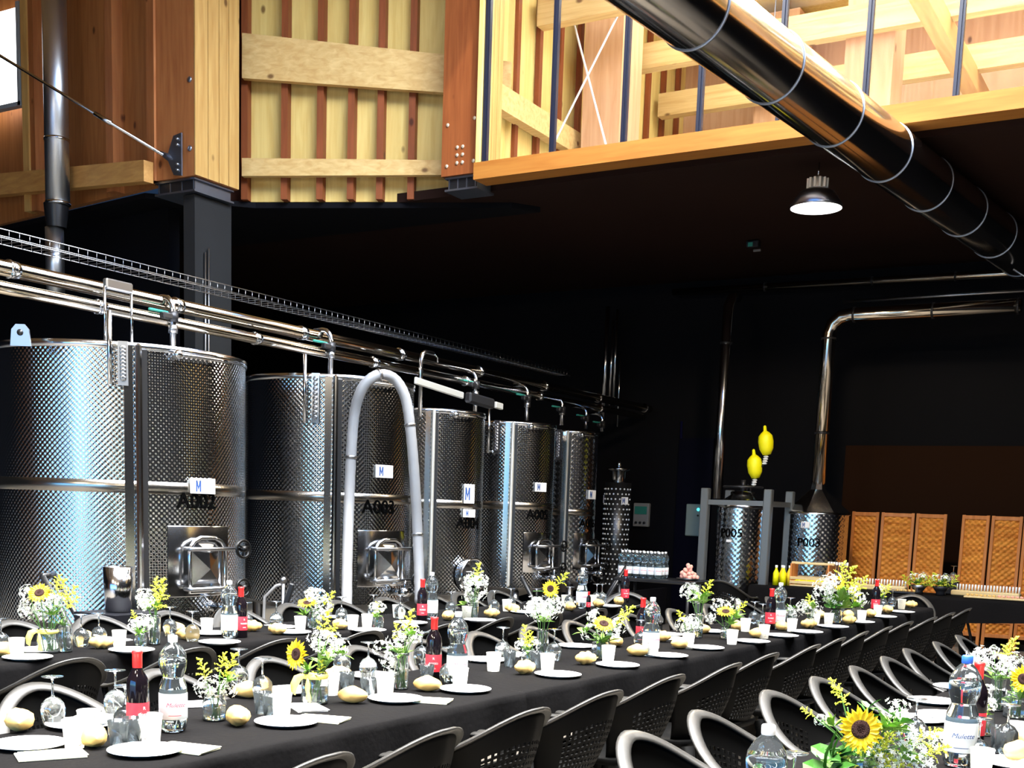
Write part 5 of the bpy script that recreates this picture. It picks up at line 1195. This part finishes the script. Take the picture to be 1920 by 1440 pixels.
# drinks table: pack of water bottles and pink tray
zt=.799; r_=.042; n=0; base=WT
for j in range(3):
    for i in range(6):
        p=Vector((base.x-.44+.095*i,base.y-.18+.095*j,zt)); place(USED['water'],PRO['water'],p,-1.2,'white capped water bottle in the dense pack of water bottles on the drinks table','packed water bottles on the drinks table',.93)
t=thing('snack_platter','platter heaped with pink and cream snacks beside the packed water bottles','platter',(base.x+.34,base.y,zt)); b=MB(); b.lathe([(.001,0),(.11,0),(.14,.02),(.135,.022),(.001,.008)],24); b.build('plate',STEELD,t)
b=MB(); rr=random.Random(8)
for k in range(50):
    a=rr.uniform(0,6.28); q=rr.random(); b.ball((.11*q*math.cos(a),.11*q*math.sin(a),.03+.17*(1-q)*rr.random()),.026,5)
o=b.build('snack_heap',PINK,t); o['kind']='stuff'
# hide-free cleanup: blank label check
for o in list(col.objects):
    if o.parent is None and o.type in('MESH','EMPTY') and not o.get('label') and o.get('kind')!='structure': print('NOLABEL',o.name)

# ================================================================ light
W=bpy.data.worlds.new('sky'); sc.world=W; W.use_nodes=True; nt=W.node_tree; bg=nt.nodes['Background']
sk=nt.nodes.new('ShaderNodeTexSky'); sk.sky_type='NISHITA'; sk.sun_disc=False; sk.sun_elevation=R(48); sk.sun_rotation=R(100); sk.ozone_density=3.; sk.air_density=1.
tint=nt.nodes.new('ShaderNodeMix'); tint.data_type='RGBA'; tint.blend_type='MULTIPLY'; tint.inputs[0].default_value=1; tint.inputs[7].default_value=(.30,.76,1.25,1)
nt.links.new(sk.outputs[0],tint.inputs[6]); nt.links.new(tint.outputs[2],bg.inputs['Color']); bg.inputs['Strength'].default_value=SKY
def area(name,loc,tgt,sx,sy,e,c=(1,1,1),spread=180):
    l=bpy.data.lights.new(name,'AREA'); l.shape='RECTANGLE'; l.size=sx; l.size_y=sy; l.energy=e; l.color=c; l.spread=R(spread); o=bpy.data.objects.new(name,l); col.objects.link(o); o.location=loc
    o.rotation_euler=(Vector(tgt)-Vector(loc)).to_track_quat('-Z','Y').to_euler(); return l
# roof skylight, light added over the near tables, glazed upper room roof
area('skylight_daylight',(-1.5,8.0,8.15),(-1.5,8.0,0),8.8,3.8,L_SKYL,(1,.94,.80))
area('added_table_light',(-2.6,3.2,8.15),(-2.6,3.2,0),6.5,4.4,L_TABLE,(1,.97,.90),95)  # unseen light added to brighten the near tables
area('upper_room_daylight',(-1.5,13.6,8.2),(-1.5,13.8,5),9,4,L_UP,(.93,1,1))
for k,(x,y) in enumerate(((-5.5,-2.0),(-2.2,-2.5),(1.2,-1.5))):
    l=bpy.data.lights.new('added_fill','AREA'); l.shape='DISK'; l.size=.5; l.energy=L_FILL; l.color=(1,.84,.62); o=bpy.data.objects.new('added_fill',l); col.objects.link(o); o.location=(x,y,5.2); o.rotation_euler=(R(28),0,0)  # unseen fills added to brighten the camera side of the tableware
l=area('door_portal',(-3.75,-7.45,2.2),(-3.75,0,2.2),12.4,4.4,1); l.cycles.is_portal=True
su=bpy.data.lights.new('sun','SUN'); su.energy=L_SUN; su.angle=R(1.5); su.color=(1,.95,.85); so=bpy.data.objects.new('sun',su); col.objects.link(so); so.rotation_euler=(Vector((-.55,.35,-.8))).to_track_quat('-Z','Y').to_euler()
vs=sc.view_settings; vs.view_transform='Standard'; vs.look='None'; vs.gamma=1; vs.use_curve_mapping=False; vs.exposure=EXPO
